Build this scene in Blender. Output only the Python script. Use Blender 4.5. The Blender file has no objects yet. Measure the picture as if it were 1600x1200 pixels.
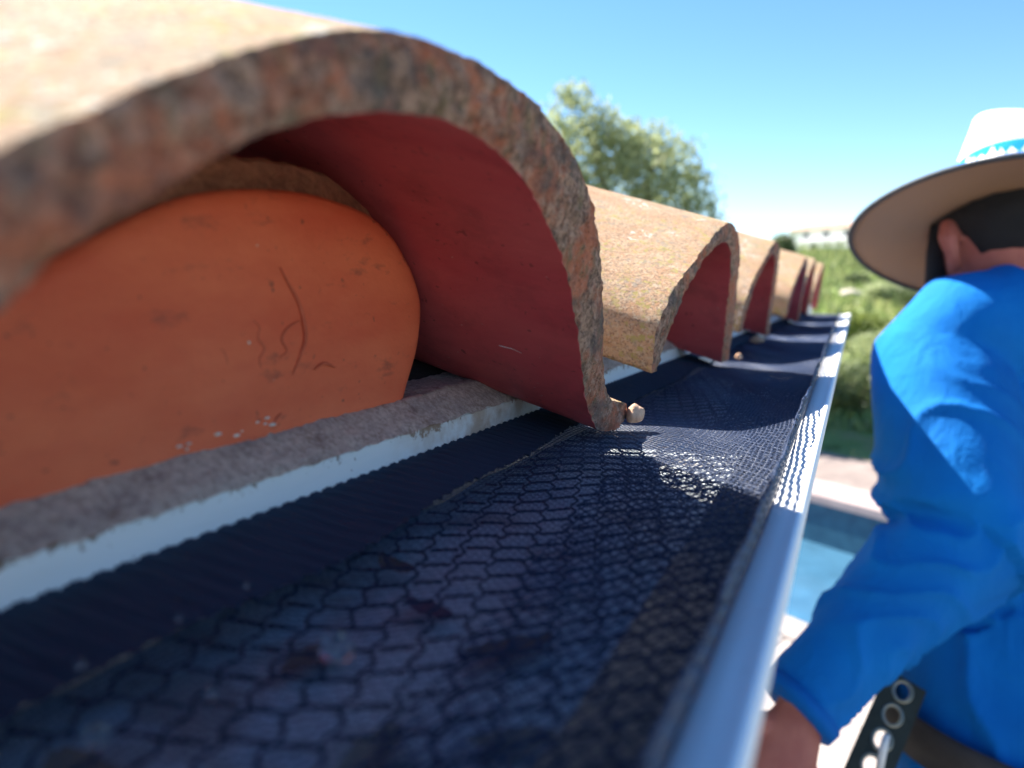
import bpy, bmesh, math, random
import numpy as np
from mathutils import Vector, Matrix, noise
random.seed(7); rng = np.random.default_rng(7)
S = bpy.context.scene
R = math.radians
PI = math.pi
# ---------------------------------------------------------------- camera, sky, sun, exposure
S.render.engine = 'CYCLES'
FW = Vector((-0.409999, 0.90245973, -0.13216372)).normalized()
RT = Vector((0.91044626, 0.41362738, 0.0)).normalized()
UP = RT.cross(FW).normalized()
cd = bpy.data.cameras.new('camera'); cam = bpy.data.objects.new('camera', cd)
S.collection.objects.link(cam); S.camera = cam
cam.matrix_world = Matrix((RT, UP, -FW)).transposed().to_4x4()
cd.sensor_width = 36; cd.lens = 27; cd.clip_start = 0.004; cd.clip_end = 3000
cd.dof.use_dof = True; cd.dof.focus_distance = 0.335; cd.dof.aperture_fstop = 8.2; cd.dof.aperture_blades = 0
SUN = Vector((-0.84, 0.36, 1.0)).normalized()
sun_el = math.asin(SUN.z); sun_az = math.atan2(SUN.x, SUN.y)
w = bpy.data.worlds.new('World'); S.world = w; w.use_nodes = True
wt = w.node_tree; bg = wt.nodes['Background']
sk = wt.nodes.new('ShaderNodeTexSky'); sk.sky_type = 'NISHITA'; sk.sun_disc = False
sk.sun_elevation = sun_el; sk.sun_rotation = sun_az
sk.altitude = 50; sk.air_density = 0.8; sk.dust_density = 0.0; sk.ozone_density = 1.7
hs = wt.nodes.new('ShaderNodeHueSaturation'); hs.inputs['Saturation'].default_value = 1.2
wt.links.new(sk.outputs[0], hs.inputs['Color']); wt.links.new(hs.outputs[0], bg.inputs[0]); bg.inputs[1].default_value = 0.070
ld = bpy.data.lights.new('sun', 'SUN'); ld.energy = 5.0; ld.angle = R(0.53); ld.color = (1.0, 0.93, 0.82)
sun = bpy.data.objects.new('sun', ld); S.collection.objects.link(sun)
sun.rotation_euler = (-SUN).to_track_quat('-Z', 'Y').to_euler()
S.view_settings.view_transform = 'Standard'; S.view_settings.look = 'None'
S.view_settings.gamma = 1.0; S.view_settings.exposure = 1.92; S.view_settings.use_curve_mapping = False
S.cycles.max_bounces = 8; S.cycles.transparent_max_bounces = 16

# ---------------------------------------------------------------- helpers
def P(px, py, d):
    "a point seen at photograph position (px, py), d metres in front of the camera"
    return RT * ((px - 800) / 1200 * d) + UP * ((600 - py) / 1200 * d) + FW * d
def ground(px, py, z):
    d = RT * (px - 800) + UP * (600 - py) + FW * 1200
    return d * (z / d.z)
def tag(o, label=None, cat=None, group=None, kind=None):
    if label: o['label'] = label
    if cat: o['category'] = cat
    if group: o['group'] = group
    if kind: o['kind'] = kind
    return o
def empty(name, loc=(0, 0, 0)):
    o = bpy.data.objects.new(name, None); S.collection.objects.link(o); o.location = loc
    o.empty_display_size = .05
    return o
def link(name, me, mats=None, parent=None, smooth=True):
    o = bpy.data.objects.new(name, me); S.collection.objects.link(o)
    if mats is not None:
        for m in (mats if isinstance(mats, (list, tuple)) else [mats]): me.materials.append(m)
    if smooth: me.polygons.foreach_set('use_smooth', [True] * len(me.polygons))
    if parent is not None:
        o.parent = parent
        if parent.location.length > 0 and parent.type == 'EMPTY':
            o.matrix_parent_inverse = Matrix.Translation(-parent.location)
    return o
def mesh_np(name, V, F):
    "V (n,3) array, F (m,k) array of equal polygons"
    me = bpy.data.meshes.new(name)
    V = np.asarray(V, dtype=np.float32); F = np.asarray(F, dtype=np.int32)
    me.vertices.add(len(V)); me.vertices.foreach_set('co', V.ravel())
    k = F.shape[1]
    me.loops.add(F.size); me.loops.foreach_set('vertex_index', F.ravel())
    me.polygons.add(len(F)); me.polygons.foreach_set('loop_start', np.arange(0, F.size, k, dtype=np.int32))
    me.update(calc_edges=True); me.validate()
    return me
def pyd(name, V, F):
    me = bpy.data.meshes.new(name); me.from_pydata([tuple(v) for v in V], [], F); me.update(); return me
def grid_faces(n, m, close_m=False, off=0):
    "quads of an n x m vertex grid"
    i = np.arange(n - 1)[:, None]; j = np.arange(m if close_m else m - 1)[None, :]
    a = i * m + j; b = i * m + (j + 1) % m
    c = (i + 1) * m + (j + 1) % m; d = (i + 1) * m + j
    return np.stack([a, b, c, d], -1).reshape(-1, 4) + off
def bmo(name, bm, mats=None, parent=None, smooth=True):
    me = bpy.data.meshes.new(name); bm.to_mesh(me); bm.free()
    return link(name, me, mats, parent, smooth)
def box(bm, c, s, rot=None):
    r = bmesh.ops.create_cube(bm, size=1)
    bmesh.ops.scale(bm, vec=s, verts=r['verts'])
    if rot: bmesh.ops.rotate(bm, cent=(0, 0, 0), matrix=rot, verts=r['verts'])
    bmesh.ops.translate(bm, vec=c, verts=r['verts'])
    return r['verts']
def tube(pts, radii, n=12, cap=True, sx=None):
    "V, F of a tube through pts; radii may be (a, b) pairs with sx = the direction of a"
    V = []; F = []
    pts = [Vector(p) for p in pts]
    prev = None
    for i, p in enumerate(pts):
        t = (pts[min(i + 1, len(pts) - 1)] - pts[max(i - 1, 0)]).normalized()
        if sx is not None: u = (Vector(sx) - t * t.dot(Vector(sx))).normalized()
        else:
            u = prev if prev is not None else (Vector((0, 0, 1)) if abs(t.z) < .9 else Vector((1, 0, 0)))
            u = (u - t * t.dot(u)).normalized()
        prev = u; v = t.cross(u)
        ra, rb = radii[i] if isinstance(radii[i], (tuple, list)) else (radii[i], radii[i])
        for k in range(n):
            a = 2 * PI * k / n
            V.append(p + u * (ra * math.cos(a)) + v * (rb * math.sin(a)))
    for i in range(len(pts) - 1):
        for k in range(n):
            F.append((i * n + k, i * n + (k + 1) % n, (i + 1) * n + (k + 1) % n, (i + 1) * n + k))
    if cap:
        F.append(tuple(reversed(range(n)))); F.append(tuple(range((len(pts) - 1) * n, len(pts) * n)))
    return V, F
def merge(parts):
    V = []; F = []
    for v, f in parts:
        o = len(V); V += list(v); F += [tuple(i + o for i in q) for q in f]
    return V, F
def spline(pts, n):
    "n points evenly spaced on a Catmull-Rom curve through pts"
    p = np.array(pts, float); q = np.vstack([2 * p[0] - p[1], p, 2 * p[-1] - p[-2]])
    out = []
    for i in range(1, len(q) - 2):
        for t in np.linspace(0, 1, 24, endpoint=False):
            out.append(.5 * (2 * q[i] + (q[i + 1] - q[i - 1]) * t + (2 * q[i - 1] - 5 * q[i] + 4 * q[i + 1] - q[i + 2]) * t * t
                             + (-q[i - 1] + 3 * q[i] - 3 * q[i + 1] + q[i + 2]) * t ** 3))
    out.append(p[-1]); out = np.array(out)
    s = np.r_[0, np.cumsum(np.linalg.norm(np.diff(out, axis=0), axis=1))]
    t = np.linspace(0, s[-1], n)
    return np.stack([np.interp(t, s, out[:, k]) for k in range(p.shape[1])], -1)

# ---------------------------------------------------------------- materials
class NT:
    def __init__(s, name, rough=.7, spec=.5):
        s.m = bpy.data.materials.new(name); s.m.use_nodes = True; s.t = s.m.node_tree
        s.b = s.t.nodes['Principled BSDF']; s.b.inputs['Roughness'].default_value = rough
        s.b.inputs['Specular IOR Level'].default_value = spec
        s.tc = s.t.nodes.new('ShaderNodeTexCoord'); s.co = s.tc.outputs['Object']
    def n(s, typ, **k):
        x = s.t.nodes.new(typ)
        for a, v in k.items(): setattr(x, a, v)
        return x
    def l(s, a, b): s.t.links.new(a, b)
    def stretch(s, sc):
        x = s.n('ShaderNodeMapping'); x.inputs['Scale'].default_value = sc; s.l(s.co, x.inputs[0]); return x.outputs[0]
    def noise(s, scale, det=4, rough=.6, co=None, dist=0):
        x = s.n('ShaderNodeTexNoise'); x.inputs['Scale'].default_value = scale; x.inputs['Detail'].default_value = det
        x.inputs['Roughness'].default_value = rough; x.inputs['Distortion'].default_value = dist
        s.l(co or s.co, x.inputs['Vector']); return x.outputs['Fac']
    def voro(s, scale, co=None, feature='F1'):
        x = s.n('ShaderNodeTexVoronoi', feature=feature); x.inputs['Scale'].default_value = scale
        s.l(co or s.co, x.inputs['Vector']); return x.outputs['Distance']
    def rmp(s, f, a, b, lo=0., hi=1.):
        x = s.n('ShaderNodeMapRange'); x.clamp = True
        for i, v in zip((1, 2, 3, 4), (a, b, lo, hi)): x.inputs[i].default_value = v
        s.l(f, x.inputs[0]); return x.outputs[0]
    def mul(s, a, b, op='MULTIPLY'):
        x = s.n('ShaderNodeMath', operation=op)
        for i, v in enumerate((a, b)):
            if isinstance(v, (int, float)): x.inputs[i].default_value = v
            else: s.l(v, x.inputs[i])
        return x.outputs[0]
    def mix(s, f, a, b):
        x = s.n('ShaderNodeMix', data_type='RGBA')
        if isinstance(f, (int, float)): x.inputs[0].default_value = f
        else: s.l(f, x.inputs[0])
        for i, v in ((6, a), (7, b)):
            if isinstance(v, tuple): x.inputs[i].default_value = (*v, 1)
            else: s.l(v, x.inputs[i])
        return x.outputs[2]
    def sep(s):
        x = s.n('ShaderNodeSeparateXYZ'); s.l(s.co, x.inputs[0]); return x.outputs
    def col(s, c):
        if isinstance(c, tuple): s.b.inputs['Base Color'].default_value = (*c, 1)
        else: s.l(c, s.b.inputs['Base Color'])
    def rough(s, f): s.l(f, s.b.inputs['Roughness'])
    def bump(s, h, dist, st=1.0):
        x = s.n('ShaderNodeBump'); x.inputs['Distance'].default_value = dist; x.inputs['Strength'].default_value = st
        s.l(h, x.inputs['Height'])
        if s.b.inputs['Normal'].is_linked:
            s.l(s.b.inputs['Normal'].links[0].from_socket, x.inputs['Normal'])
        s.l(x.outputs[0], s.b.inputs['Normal'])

def M_tile_outer():
    a = NT('weathered_clay', .9, .2)
    c = a.mix(a.rmp(a.noise(60, 6, .7), .38, .62), (.44, .25, .145), (.52, .375, .25))
    c = a.mix(a.rmp(a.noise(420, 3, .7), .48, .66), c, (.50, .42, .31))
    c = a.mix(a.rmp(a.noise(700, 3, .7), .51, .60, 0, .9), c, (.17, .125, .095)); c = a.mix(a.rmp(a.noise(300, 4, .75), .56, .64, 0, .7), c, (.27, .20, .15))
    c = a.mix(a.rmp(a.noise(18, 3, .6), .5, .7, 0, .5), c, (.46, .21, .10))
    li = a.mul(a.rmp(a.noise(230, 4, .65), .53, .59), a.rmp(a.noise(26, 3, .6), .42, .55))
    c = a.mix(a.mul(li, .85), c, (.34, .32, .09))
    gr = a.mul(a.rmp(a.noise(160, 4, .7), .52, .62), a.rmp(a.noise(34, 2, .6, co=a.stretch((1, 1.3, 1.7))), .46, .58))
    c = a.mix(a.mul(gr, .8), c, (.24, .235, .21))
    wh = a.mul(a.rmp(a.noise(190, 5, .8, dist=.6), .55, .60), a.rmp(a.noise(24, 2, .5, co=a.stretch((1.2, 1, .8))), .55, .61))
    c = a.mix(wh, c, (.74, .72, .67))
    oi = a.n('ShaderNodeObjectInfo'); c = a.mix(a.mul(oi.outputs['Random'], .22), c, (.50, .29, .16))
    a.col(c)
    a.bump(a.noise(520, 5, .8), .0014, 1); a.bump(a.noise(90, 4, .6), .0018, .6)
    return a.m
def M_tile_rim():
    a = NT('broken_clay_edge', .93, .15)
    c = a.mix(a.rmp(a.noise(240, 6, .75), .40, .60), (.13, .078, .058), (.50, .315, .23))
    c = a.mix(a.rmp(a.noise(48, 5, .7), .46, .60, 0, .75), c, (.52, .155, .08))
    c = a.mix(a.rmp(a.noise(90, 4, .6, co=a.stretch((1, 1.4, .8))), .54, .66, 0, .6), c, (.17, .155, .085))
    c = a.mix(a.rmp(a.noise(40, 3, .6, co=a.stretch((1, .7, 1.6))), .52, .66, 0, .65), c, (.11, .10, .10))
    c = a.mix(a.rmp(a.voro(520), .10, .30, .65, 0), c, (.05, .04, .035)); c = a.mix(a.rmp(a.noise(900, 2, .6), .62, .70, 0, .4), c, (.55, .42, .34))
    a.col(c)
    a.bump(a.noise(620, 5, .8), .0014, 1); a.bump(a.noise(160, 4, .7), .0012, .8)
    return a.m
def M_tile_inner():
    a = NT('red_painted_clay', .55, .3)
    c = a.mix(a.rmp(a.noise(30, 5, .6, co=a.stretch((.35, 1, 1))), .35, .7), (.50, .070, .085), (.60, .115, .120))
    c = a.mix(a.rmp(a.noise(260, 3, .5), .66, .72, 0, .6), c, (.10, .03, .03))
    c = a.mix(a.rmp(a.noise(520, 2, .5, co=a.stretch((.6, 1, 1))), .74, .78, 0, .7), c, (.55, .42, .38))
    z = a.sep()[2]
    c = a.mix(a.mul(a.rmp(a.noise(45, 5, .7), .5, .66), .25), c, (.13, .035, .035))
    a.col(c)
    a.bump(a.noise(200, 4, .6, co=a.stretch((.25, 1, 1))), .0006, .7)
    return a.m
def M_orange():
    a = NT('smooth_orange_clay', .62, .3)
    c = a.mix(a.rmp(a.noise(28, 5, .6, co=a.stretch((1, .5, 1.4))), .35, .7), (.62, .105, .050), (.74, .17, .078))
    c = a.mix(a.rmp(a.noise(38, 5, .75, co=a.stretch((1, .8, 2.2))), .58, .70, 0, .55), c, (.16, .055, .045))
    c = a.mix(a.rmp(a.noise(260, 3, .6), .68, .73, 0, .7), c, (.12, .05, .04))
    c = a.mix(a.rmp(a.noise(190, 2, .5, co=a.stretch((1, .6, 1))), .755, .775), c, (.62, .50, .42))
    a.col(c)
    a.bump(a.noise(70, 4, .6, co=a.stretch((1, .6, 1.2))), .0012, .6)
    a.bump(a.noise(600, 3, .6), .0003, .6)
    return a.m
def M_simple(name, c1, c2, sc, rough=.8, bump=None, spec=.4, lo=.35, hi=.65):
    a = NT(name, rough, spec); a.col(a.mix(a.rmp(a.noise(sc, 5, .65), lo, hi), c1, c2))
    if bump: a.bump(a.noise(bump[0], 4, .65), bump[1], bump[2] if len(bump) > 2 else .8)
    return a.m
def M_fascia():
    a = NT('white_fascia_paint', .5, .4)
    c = a.mix(a.rmp(a.noise(25, 4, .6, co=a.stretch((1, .4, 2))), .35, .7), (.70, .71, .72), (.78, .78, .78))
    z = a.sep()[2]
    d = a.mul(a.rmp(z, -.0595, -.0515, -.16, .12), a.noise(210, 6, .8), 'ADD')
    d = a.mul(d, a.rmp(a.noise(24, 3, .6), .3, .7, -.10, .09), 'ADD')
    c = a.mix(a.rmp(d, .565, .60), c, (.24, .15, .11))
    c = a.mix(a.rmp(a.noise(330, 3, .5), .72, .75, 0, .8), c, (.15, .10, .08))
    y = a.sep()[1]
    warm_patch = a.mul(a.rmp(a.noise(60, 4, .6), .42, .6), a.mul(a.rmp(y, .21, .27), a.rmp(y, .29, .40, 1, 0)))  # brownish patches along one stretch of the board
    c = a.mix(a.mul(warm_patch, .75), c, (.42, .27, .17))
    a.col(c); a.bump(a.noise(160, 4, .6, co=a.stretch((1, .15, 1.6))), .0006, .8)
    return a.m
def M_mortar():
    a = NT('mortar', .95, .15)
    c = a.mix(a.rmp(a.noise(420, 6, .8), .38, .62), (.38, .29, .25), (.68, .57, .50))
    c = a.mix(a.rmp(a.noise(90, 6, .8), .56, .64, 0, .6), c, (.20, .12, .085))
    c = a.mix(a.rmp(a.noise(30, 4, .6, co=a.stretch((2.5, .6, 1))), .5, .66, 0, .35), c, (.12, .13, .16))
    a.col(c); a.bump(a.noise(520, 5, .8), .0011, 1)
    return a.m
def M_net(name='black_netting', base=(.030, .048, .105), spec=.55, rough=.36):
    a = NT(name, rough, spec)
    c = a.mix(a.rmp(a.noise(150, 3, .6), .66, .74, 0, .5), base, (.11, .08, .06))
    a.col(c)
    return a.m
def M_gutter():
    a = NT('white_enamel', .62, .35)
    c = a.mix(a.rmp(a.noise(18, 4, .6, co=a.stretch((1, .3, 1))), .35, .7), (.86, .87, .88), (.91, .91, .91))
    c = a.mix(a.rmp(a.noise(240, 4, .7), .64, .72, 0, .45), c, (.42, .38, .34))
    a.col(c); a.bump(a.noise(40, 3, .5, co=a.stretch((1, .2, 1))), .0008, .5)
    return a.m
def M_cloth(name, c1, c2, sheen=.15):
    a = NT(name, .85, .2)
    a.col(a.mix(a.rmp(a.noise(9, 3, .5), .3, .7), c1, c2))
    a.b.inputs['Sheen Weight'].default_value = sheen
    a.bump(a.noise(900, 2, .5), .0004, .6); a.bump(a.noise(26, 5, .55, co=a.stretch((1, 1, .5)), dist=1.2), .010, .45)
    return a.m
def M_leaf(name, c1, c2, trans=.35):
    a = NT(name, .55, .35)
    g = a.n('ShaderNodeNewGeometry')
    x = a.n('ShaderNodeMix', data_type='RGBA'); a.l(g.outputs['Random Per Island'], x.inputs[0])
    x.inputs[6].default_value = (*c1, 1); x.inputs[7].default_value = (*c2, 1)
    a.col(x.outputs[2])
    tr = a.n('ShaderNodeBsdfTranslucent'); a.l(x.outputs[2], tr.inputs[0])
    ms = a.n('ShaderNodeMixShader'); ms.inputs[0].default_value = trans
    out = [q for q in a.t.nodes if q.type == 'OUTPUT_MATERIAL'][0]
    a.l(a.b.outputs[0], ms.inputs[1]); a.l(tr.outputs[0], ms.inputs[2]); a.l(ms.outputs[0], out.inputs[0])
    return a.m
MT = dict(outer=M_tile_outer(), rim=M_tile_rim(), inner=M_tile_inner(), orange=M_orange(), fascia=M_fascia(), mortar=M_mortar(),
          net=M_net(), net2=M_net('black_cord', (.008, .010, .024), .25, .6), net3=M_net('blue_black_cord', (.02, .040, .10), .45, .5), gutter=M_gutter())

# ---------------------------------------------------------------- ground, patio, pool
GZ = -2.6
gm = M_simple('dry_grass', (.10, .115, .035), (.20, .165, .075), .8, .95, (6, .05))
n = 40
xs = np.linspace(-90, 90, n); ys = np.linspace(-60, 20, n)
Vg = [(x, y, GZ - .03) for x in xs for y in ys]
link('ground', mesh_np('ground', Vg, grid_faces(n, n)[:, ::-1]), gm, None).__setitem__('kind', 'structure')
def poly_slab(name, pts, z0, z1, m, parent=None, kind='structure'):
    k = len(pts)
    V = [(p[0], p[1], z0) for p in pts] + [(p[0], p[1], z1) for p in pts]
    F = [tuple(range(k, 2 * k)), tuple(reversed(range(k)))] + [(i, (i + 1) % k, (i + 1) % k + k, i + k) for i in range(k)]
    o = link(name, pyd(name, V, F), m, parent, False)
    if kind: o['kind'] = kind
    return o
A = Vector((-.37, 5.68, 0)); B = Vector((.18, 5.35, 0)); e = (B - A).normalized(); nn = Vector((-e.y, e.x, 0))
def pl(u, v): return A + e * u + nn * v
patio_m = M_simple('pale_concrete', (.29, .25, .235), (.40, .35, .32), 1.3, .85, (60, .004))
# paving: each flag of the patio near the pool edge its own piece
patio_base = poly_slab('patio', [(-14, -8), (14, -8), tuple(pl(14, 0)[:2]), tuple(pl(-10, 0)[:2])], GZ - .10, GZ - .012, M_simple('patio_joint', (.20, .18, .16), (.28, .25, .22), 4, .95))
flag = None
for i in range(-5, 7):
    for j in range(6):
        c = pl(i * .62 + .31, -(j * .62 + .31))
        if flag is None:
            bm = bmesh.new(); box(bm, (0, 0, 0), (.605, .605, .03)); bmesh.ops.bevel(bm, geom=bm.edges[:], offset=.006, segments=1, affect='EDGES')
            flag = bmo('paving_slab', bm, patio_m, patio_base, False); o = flag
        else:
            o = flag.copy(); S.collection.objects.link(o)
        o.parent = patio_base
        o.location = (c.x, c.y, GZ + random.uniform(-.002, .002)); o.rotation_euler = (0, 0, math.atan2(e.y, e.x))
# pool
def M_water():
    a = NT('pool_water', .08, .5); a.col(a.mix(a.rmp(a.noise(3, 3, .6), .35, .65), (.04, .11, .18), (.05, .14, .23)))
    a.bump(a.noise(5, 3, .6), .03, .5); return a.m
poly_slab('pool_water', [tuple(pl(-9, .30)[:2]), tuple(pl(7, .30)[:2]), tuple(pl(7, 2.05)[:2]), tuple(pl(-9, 2.05)[:2])], GZ - .6, GZ - .005, M_water())
poly_slab('pool_coping', [tuple(pl(-9, 0)[:2]), tuple(pl(7, 0)[:2]), tuple(pl(7, .30)[:2]), tuple(pl(-9, .30)[:2])], GZ - .6, GZ + .03, patio_m)
o = poly_slab('pool_wall', [tuple(pl(-9, 2.05)[:2]), tuple(pl(7, 2.05)[:2]), tuple(pl(7, 2.35)[:2]), tuple(pl(-9, 2.35)[:2])], GZ - .6, GZ + .42, M_simple('blue_pool_tile', (.02, .07, .12), (.035, .11, .17), 9, .3), None, None)
tag(o, 'dark blue tiled raised wall at the far side of the pool', 'wall')
o = poly_slab('coping_stone', [tuple(pl(-9.0, 2.02)[:2]), tuple(pl(7.05, 2.02)[:2]), tuple(pl(7.05, 2.55)[:2]), tuple(pl(-9.0, 2.55)[:2])], GZ + .42, GZ + .50, M_simple('pink_stone', (.34, .26, .25), (.42, .33, .31), 3, .8), None, None)  # stone colour darkened to stand for the shade on the ledge
tag(o, 'pale pinkish stone ledge along the top of the pool wall', 'ledge')
poly_slab('rear_patio', [tuple(pl(-9, 2.55)[:2]), tuple(pl(7, 2.55)[:2]), tuple(pl(7, 5.2)[:2]), tuple(pl(-9, 5.2)[:2])], GZ - .3, GZ + .16, M_simple('shade_dark_patio', (.16, .13, .12), (.26, .21, .19), 3, .95))  # patio strip behind the ledge, its shade put into the dark colour

# hillside
n1, n2 = 170, 190
xs = np.linspace(-160, 160, n1); ys = 10.6 + (np.linspace(0, 1, n2) ** 2.0) * 290
V = []
for x in xs:
    for y in ys:
        t = min(1, max(0, (y - 12) / 95)); h = GZ + .1 + (6.3) * (t ** .85) + max(0, x + 9) * .055 * t
        if y > 112: h -= (y - 112) * .10
        h += (noise.noise(Vector((x * .05, y * .05, 3))) * 1.0 + noise.noise(Vector((x * .3, y * .3, 1))) * .22) * min(1, (y - 10) / 25)
        if x < -12: h -= min(8, (-12 - x) * .09)
        V.append((x, y, h))
a = NT('green_hillside', .95, .1)
c = a.mix(a.rmp(a.noise(.35, 5, .65), .40, .60), (.15, .22, .06), (.26, .31, .12))
c = a.mix(a.rmp(a.noise(.9, 5, .7), .54, .62, 0, .75), c, (.27, .25, .12))
c = a.mix(a.rmp(a.noise(2.2, 5, .7), .56, .64, 0, .8), c, (.045, .075, .02))
a.col(c); a.bump(a.noise(4, 5, .7), .25, .9)
link('hillside', mesh_np('hillside', V, grid_faces(n1, n2)[:, ::-1]), a.m)['kind'] = 'structure'
def hz(x, y):
    t = min(1, max(0, (y - 12) / 95)); h = GZ + .1 + 6.3 * (t ** .85) + max(0, x + 9) * .055 * t
    if y > 112: h -= (y - 112) * .10
    h += (noise.noise(Vector((x * .05, y * .05, 3))) * 1.0 + noise.noise(Vector((x * .3, y * .3, 1))) * .22) * min(1, (y - 10) / 25)
    if x < -12: h -= min(8, (-12 - x) * .09)
    return h

# ---------------------------------------------------------------- vegetation
def leaves(name, blobs, count, size, m, parent, seed, droop=.3, elong=2.0):
    "leaf-sized quads spread through ellipsoid blobs [(centre, radii)], most of them near the blob surface"
    g = np.random.default_rng(seed)
    vol = np.array([b[1][0] * b[1][1] * b[1][2] for b in blobs]) ** .67; vol /= vol.sum()
    cnt = (vol * count).astype(int) + 1
    C = []
    for (c, r), k in zip(blobs, cnt):
        d = g.normal(size=(k, 3)); d /= np.linalg.norm(d, axis=1)[:, None]
        rad = g.uniform(.35, 1.0, k) ** .55 * (1 + .18 * g.normal(size=k))
        C.append(np.array(c) + d * rad[:, None] * np.array(r))
    C = np.vstack(C); k = len(C)
    u = g.normal(size=(k, 3)); u[:, 2] -= droop; u /= np.linalg.norm(u, axis=1)[:, None]
    v = np.cross(u, g.normal(size=(k, 3))); v /= np.linalg.norm(v, axis=1)[:, None]
    L = size * g.uniform(.6, 1.3, k)[:, None]; W = L / elong
    V = np.stack([C - u * L * .5, C + v * W * .5, C + u * L * .5, C - v * W * .5], 1).reshape(-1, 3)
    return link(name, mesh_np(name, V, np.arange(4 * k).reshape(-1, 4)), m, parent, False)
bark = M_simple('bark', (.10, .075, .055), (.20, .16, .12), 20, .95, (40, .02))
def limbs(name, base, tips, r0, parent):
    parts = []
    for q, tp in enumerate(tips):
        b = Vector(base); tp = Vector(tp)
        pts = [b + (tp - b) * t + Vector((noise.noise(Vector((q, t * 3, 1))), noise.noise(Vector((q, t * 3, 5))), 0)) * .3 * t * (tp - b).length * .3 + Vector((0, 0, (tp - b).length * .12 * math.sin(PI * t))) for t in (0, .2, .4, .6, .8, 1)]
        parts.append(tube(pts, [r0 * (1 - .85 * t) for t in (0, .2, .4, .6, .8, 1)], 7))
    V, F = merge(parts); return link(name, pyd(name, V, F), bark, parent)
leaf_tree = M_leaf('pale_green_leaves', (.26, .31, .15), (.46, .50, .27), .5)
leaf_dark = M_leaf('olive_leaves', (.075, .11, .045), (.17, .21, .09), .35)
leaf_lime = M_leaf('lime_leaves', (.12, .17, .035), (.24, .28, .07), .4)
def crown_from_px(spots, Y0):
    out = []
    for (px, py, rpx, dd) in spots:
        d = Y0 + dd; c = P(px, py, d); r = rpx / 1200 * d
        out.append((tuple(c), (r, r, r * 1.0)))
    return out
tree = empty('broadleaf_tree', tuple(Vector((P(985, 400, 14).x, P(985, 400, 14).y, hz(P(985, 400, 14).x, P(985, 400, 14).y)))))
tag(tree, 'tall pale green leafy tree rising behind the roof tiles against the sky', 'tree')
sp = [(965, 240, 50, 0), (945, 205, 34, 0), (985, 215, 30, .2), (1000, 240, 40, 0), (905, 150, 26, 0), (890, 180, 38, .3), (935, 185, 30, -.3), (915, 235, 60, 0), (860, 230, 55, .5), (870, 300, 80, .5), (1030, 225, 34, 0), (1010, 265, 52, -.4), (1060, 250, 38, .2),
      (1075, 300, 46, 0), (970, 300, 70, .2), (1040, 330, 70, .4), (1095, 340, 34, -.2), (930, 380, 100, .3), (1030, 410, 100, .2), (850, 400, 90, .5), (1105, 385, 45, 0), (985, 235, 26, .2), (1085, 270, 18, .2), (880, 140, 14, 0)]
leaves('crown', crown_from_px(sp, 14), 19000, .115, leaf_tree, tree, 3)
trunk_b = tree.location
V, F = tube([trunk_b - Vector((0, 0, .3)), trunk_b + Vector((.05, 0, 1.0)), trunk_b + Vector((-.05, .05, 2.2))], [.28, .2, .16], 10)
link('trunk', pyd('trunk', V, F), bark, tree)
limbs('limbs', trunk_b + Vector((-.05, .05, 2.1)), [P(905, 190, 14), P(870, 260, 14.4), P(1030, 250, 14), P(1070, 320, 14), P(960, 300, 14.2), P(860, 360, 14.3)], .13, tree)
# small far tree above tile crests
t2b = P(1222, 400, 60); t2b.z = hz(t2b.x, t2b.y)
t2 = empty('hill_tree', t2b)
tag(t2, 'small dark round tree on the skyline left of the white house', 'tree')
leaves('crown', [(tuple(P(1222, 381, 60)), (.9, .9, .8)), (tuple(P(1216, 388, 60)), (1.0, .9, .7)), (tuple(P(1230, 388, 60)), (.7, .8, .7))], 1500, .28, leaf_dark, t2, 9)
V, F = tube([t2b - Vector((0, 0, .3)), P(1222, 385, 60)], [.16, .08], 7); link('trunk', pyd('trunk', V, F), bark, t2)

def bush(px, py, d, rpx, mat_, seed, label, squash=.75, cnt=1500, leaf=.05):
    c = P(px, py, d); z0 = hz(c.x, c.y) if c.y > 10.6 else GZ + .15
    r = rpx / 1200 * d
    b = empty('shrub', (c.x, c.y, z0)); tag(b, label, 'shrub', 'shrubs growing on the green slope')
    g = random.Random(seed)
    top = max(c.z + r * squash, z0 + r); mid = (top + z0) / 2; hh = (top - z0) / 2
    bl = [((c.x, c.y, mid), (r * .8, r * .8, hh))]
    for q in range(6):
        a_ = g.uniform(0, 2 * PI); bl.append(((c.x + math.cos(a_) * r * .6, c.y + math.sin(a_) * r * .6, mid + g.uniform(-.3, .55) * hh), (r * g.uniform(.3, .55),) * 2 + (hh * g.uniform(.3, .6),)))
    leaves('foliage', bl, cnt, leaf, mat_, b, seed)
    V, F = tube([(c.x, c.y, z0 - .1), (c.x + .05, c.y, mid)], [r * .07 + .01, r * .03], 6); link('stem', pyd('stem', V, F), bark, b)
bush(1345, 655, 13.2, 75, leaf_dark, 21, 'dark olive shrub just behind the pink pool ledge', .9, 5000, .09)
bush(1265, 600, 14.2, 80, leaf_tree, 22, 'pale green shrub right beside the white gutter edge', .8, 5000, .09)
bush(1400, 570, 16, 70, leaf_tree, 23, 'grey green shrub against the blue sleeve at shoulder height', .8, 4000, .1)
bush(1340, 560, 19, 55, leaf_lime, 24, 'lime green shrub between the gutter end and the sleeve', .8, 4000, .11)
bush(1440, 500, 24, 50, leaf_dark, 25, 'olive shrub just below the drooping hat brim', .8, 3000, .13)
bush(1375, 500, 28, 34, leaf_tree, 26, 'small pale shrub halfway up the grassy slope', .7, 2500, .14)
bush(1420, 445, 48, 26, leaf_dark, 27, 'far low shrub partly covered by the hat brim', .7, 1500, .25)
bush(1335, 520, 34, 20, leaf_dark, 28, 'low dark shrub just beyond the far gutter end', .6, 1500, .16)
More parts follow.
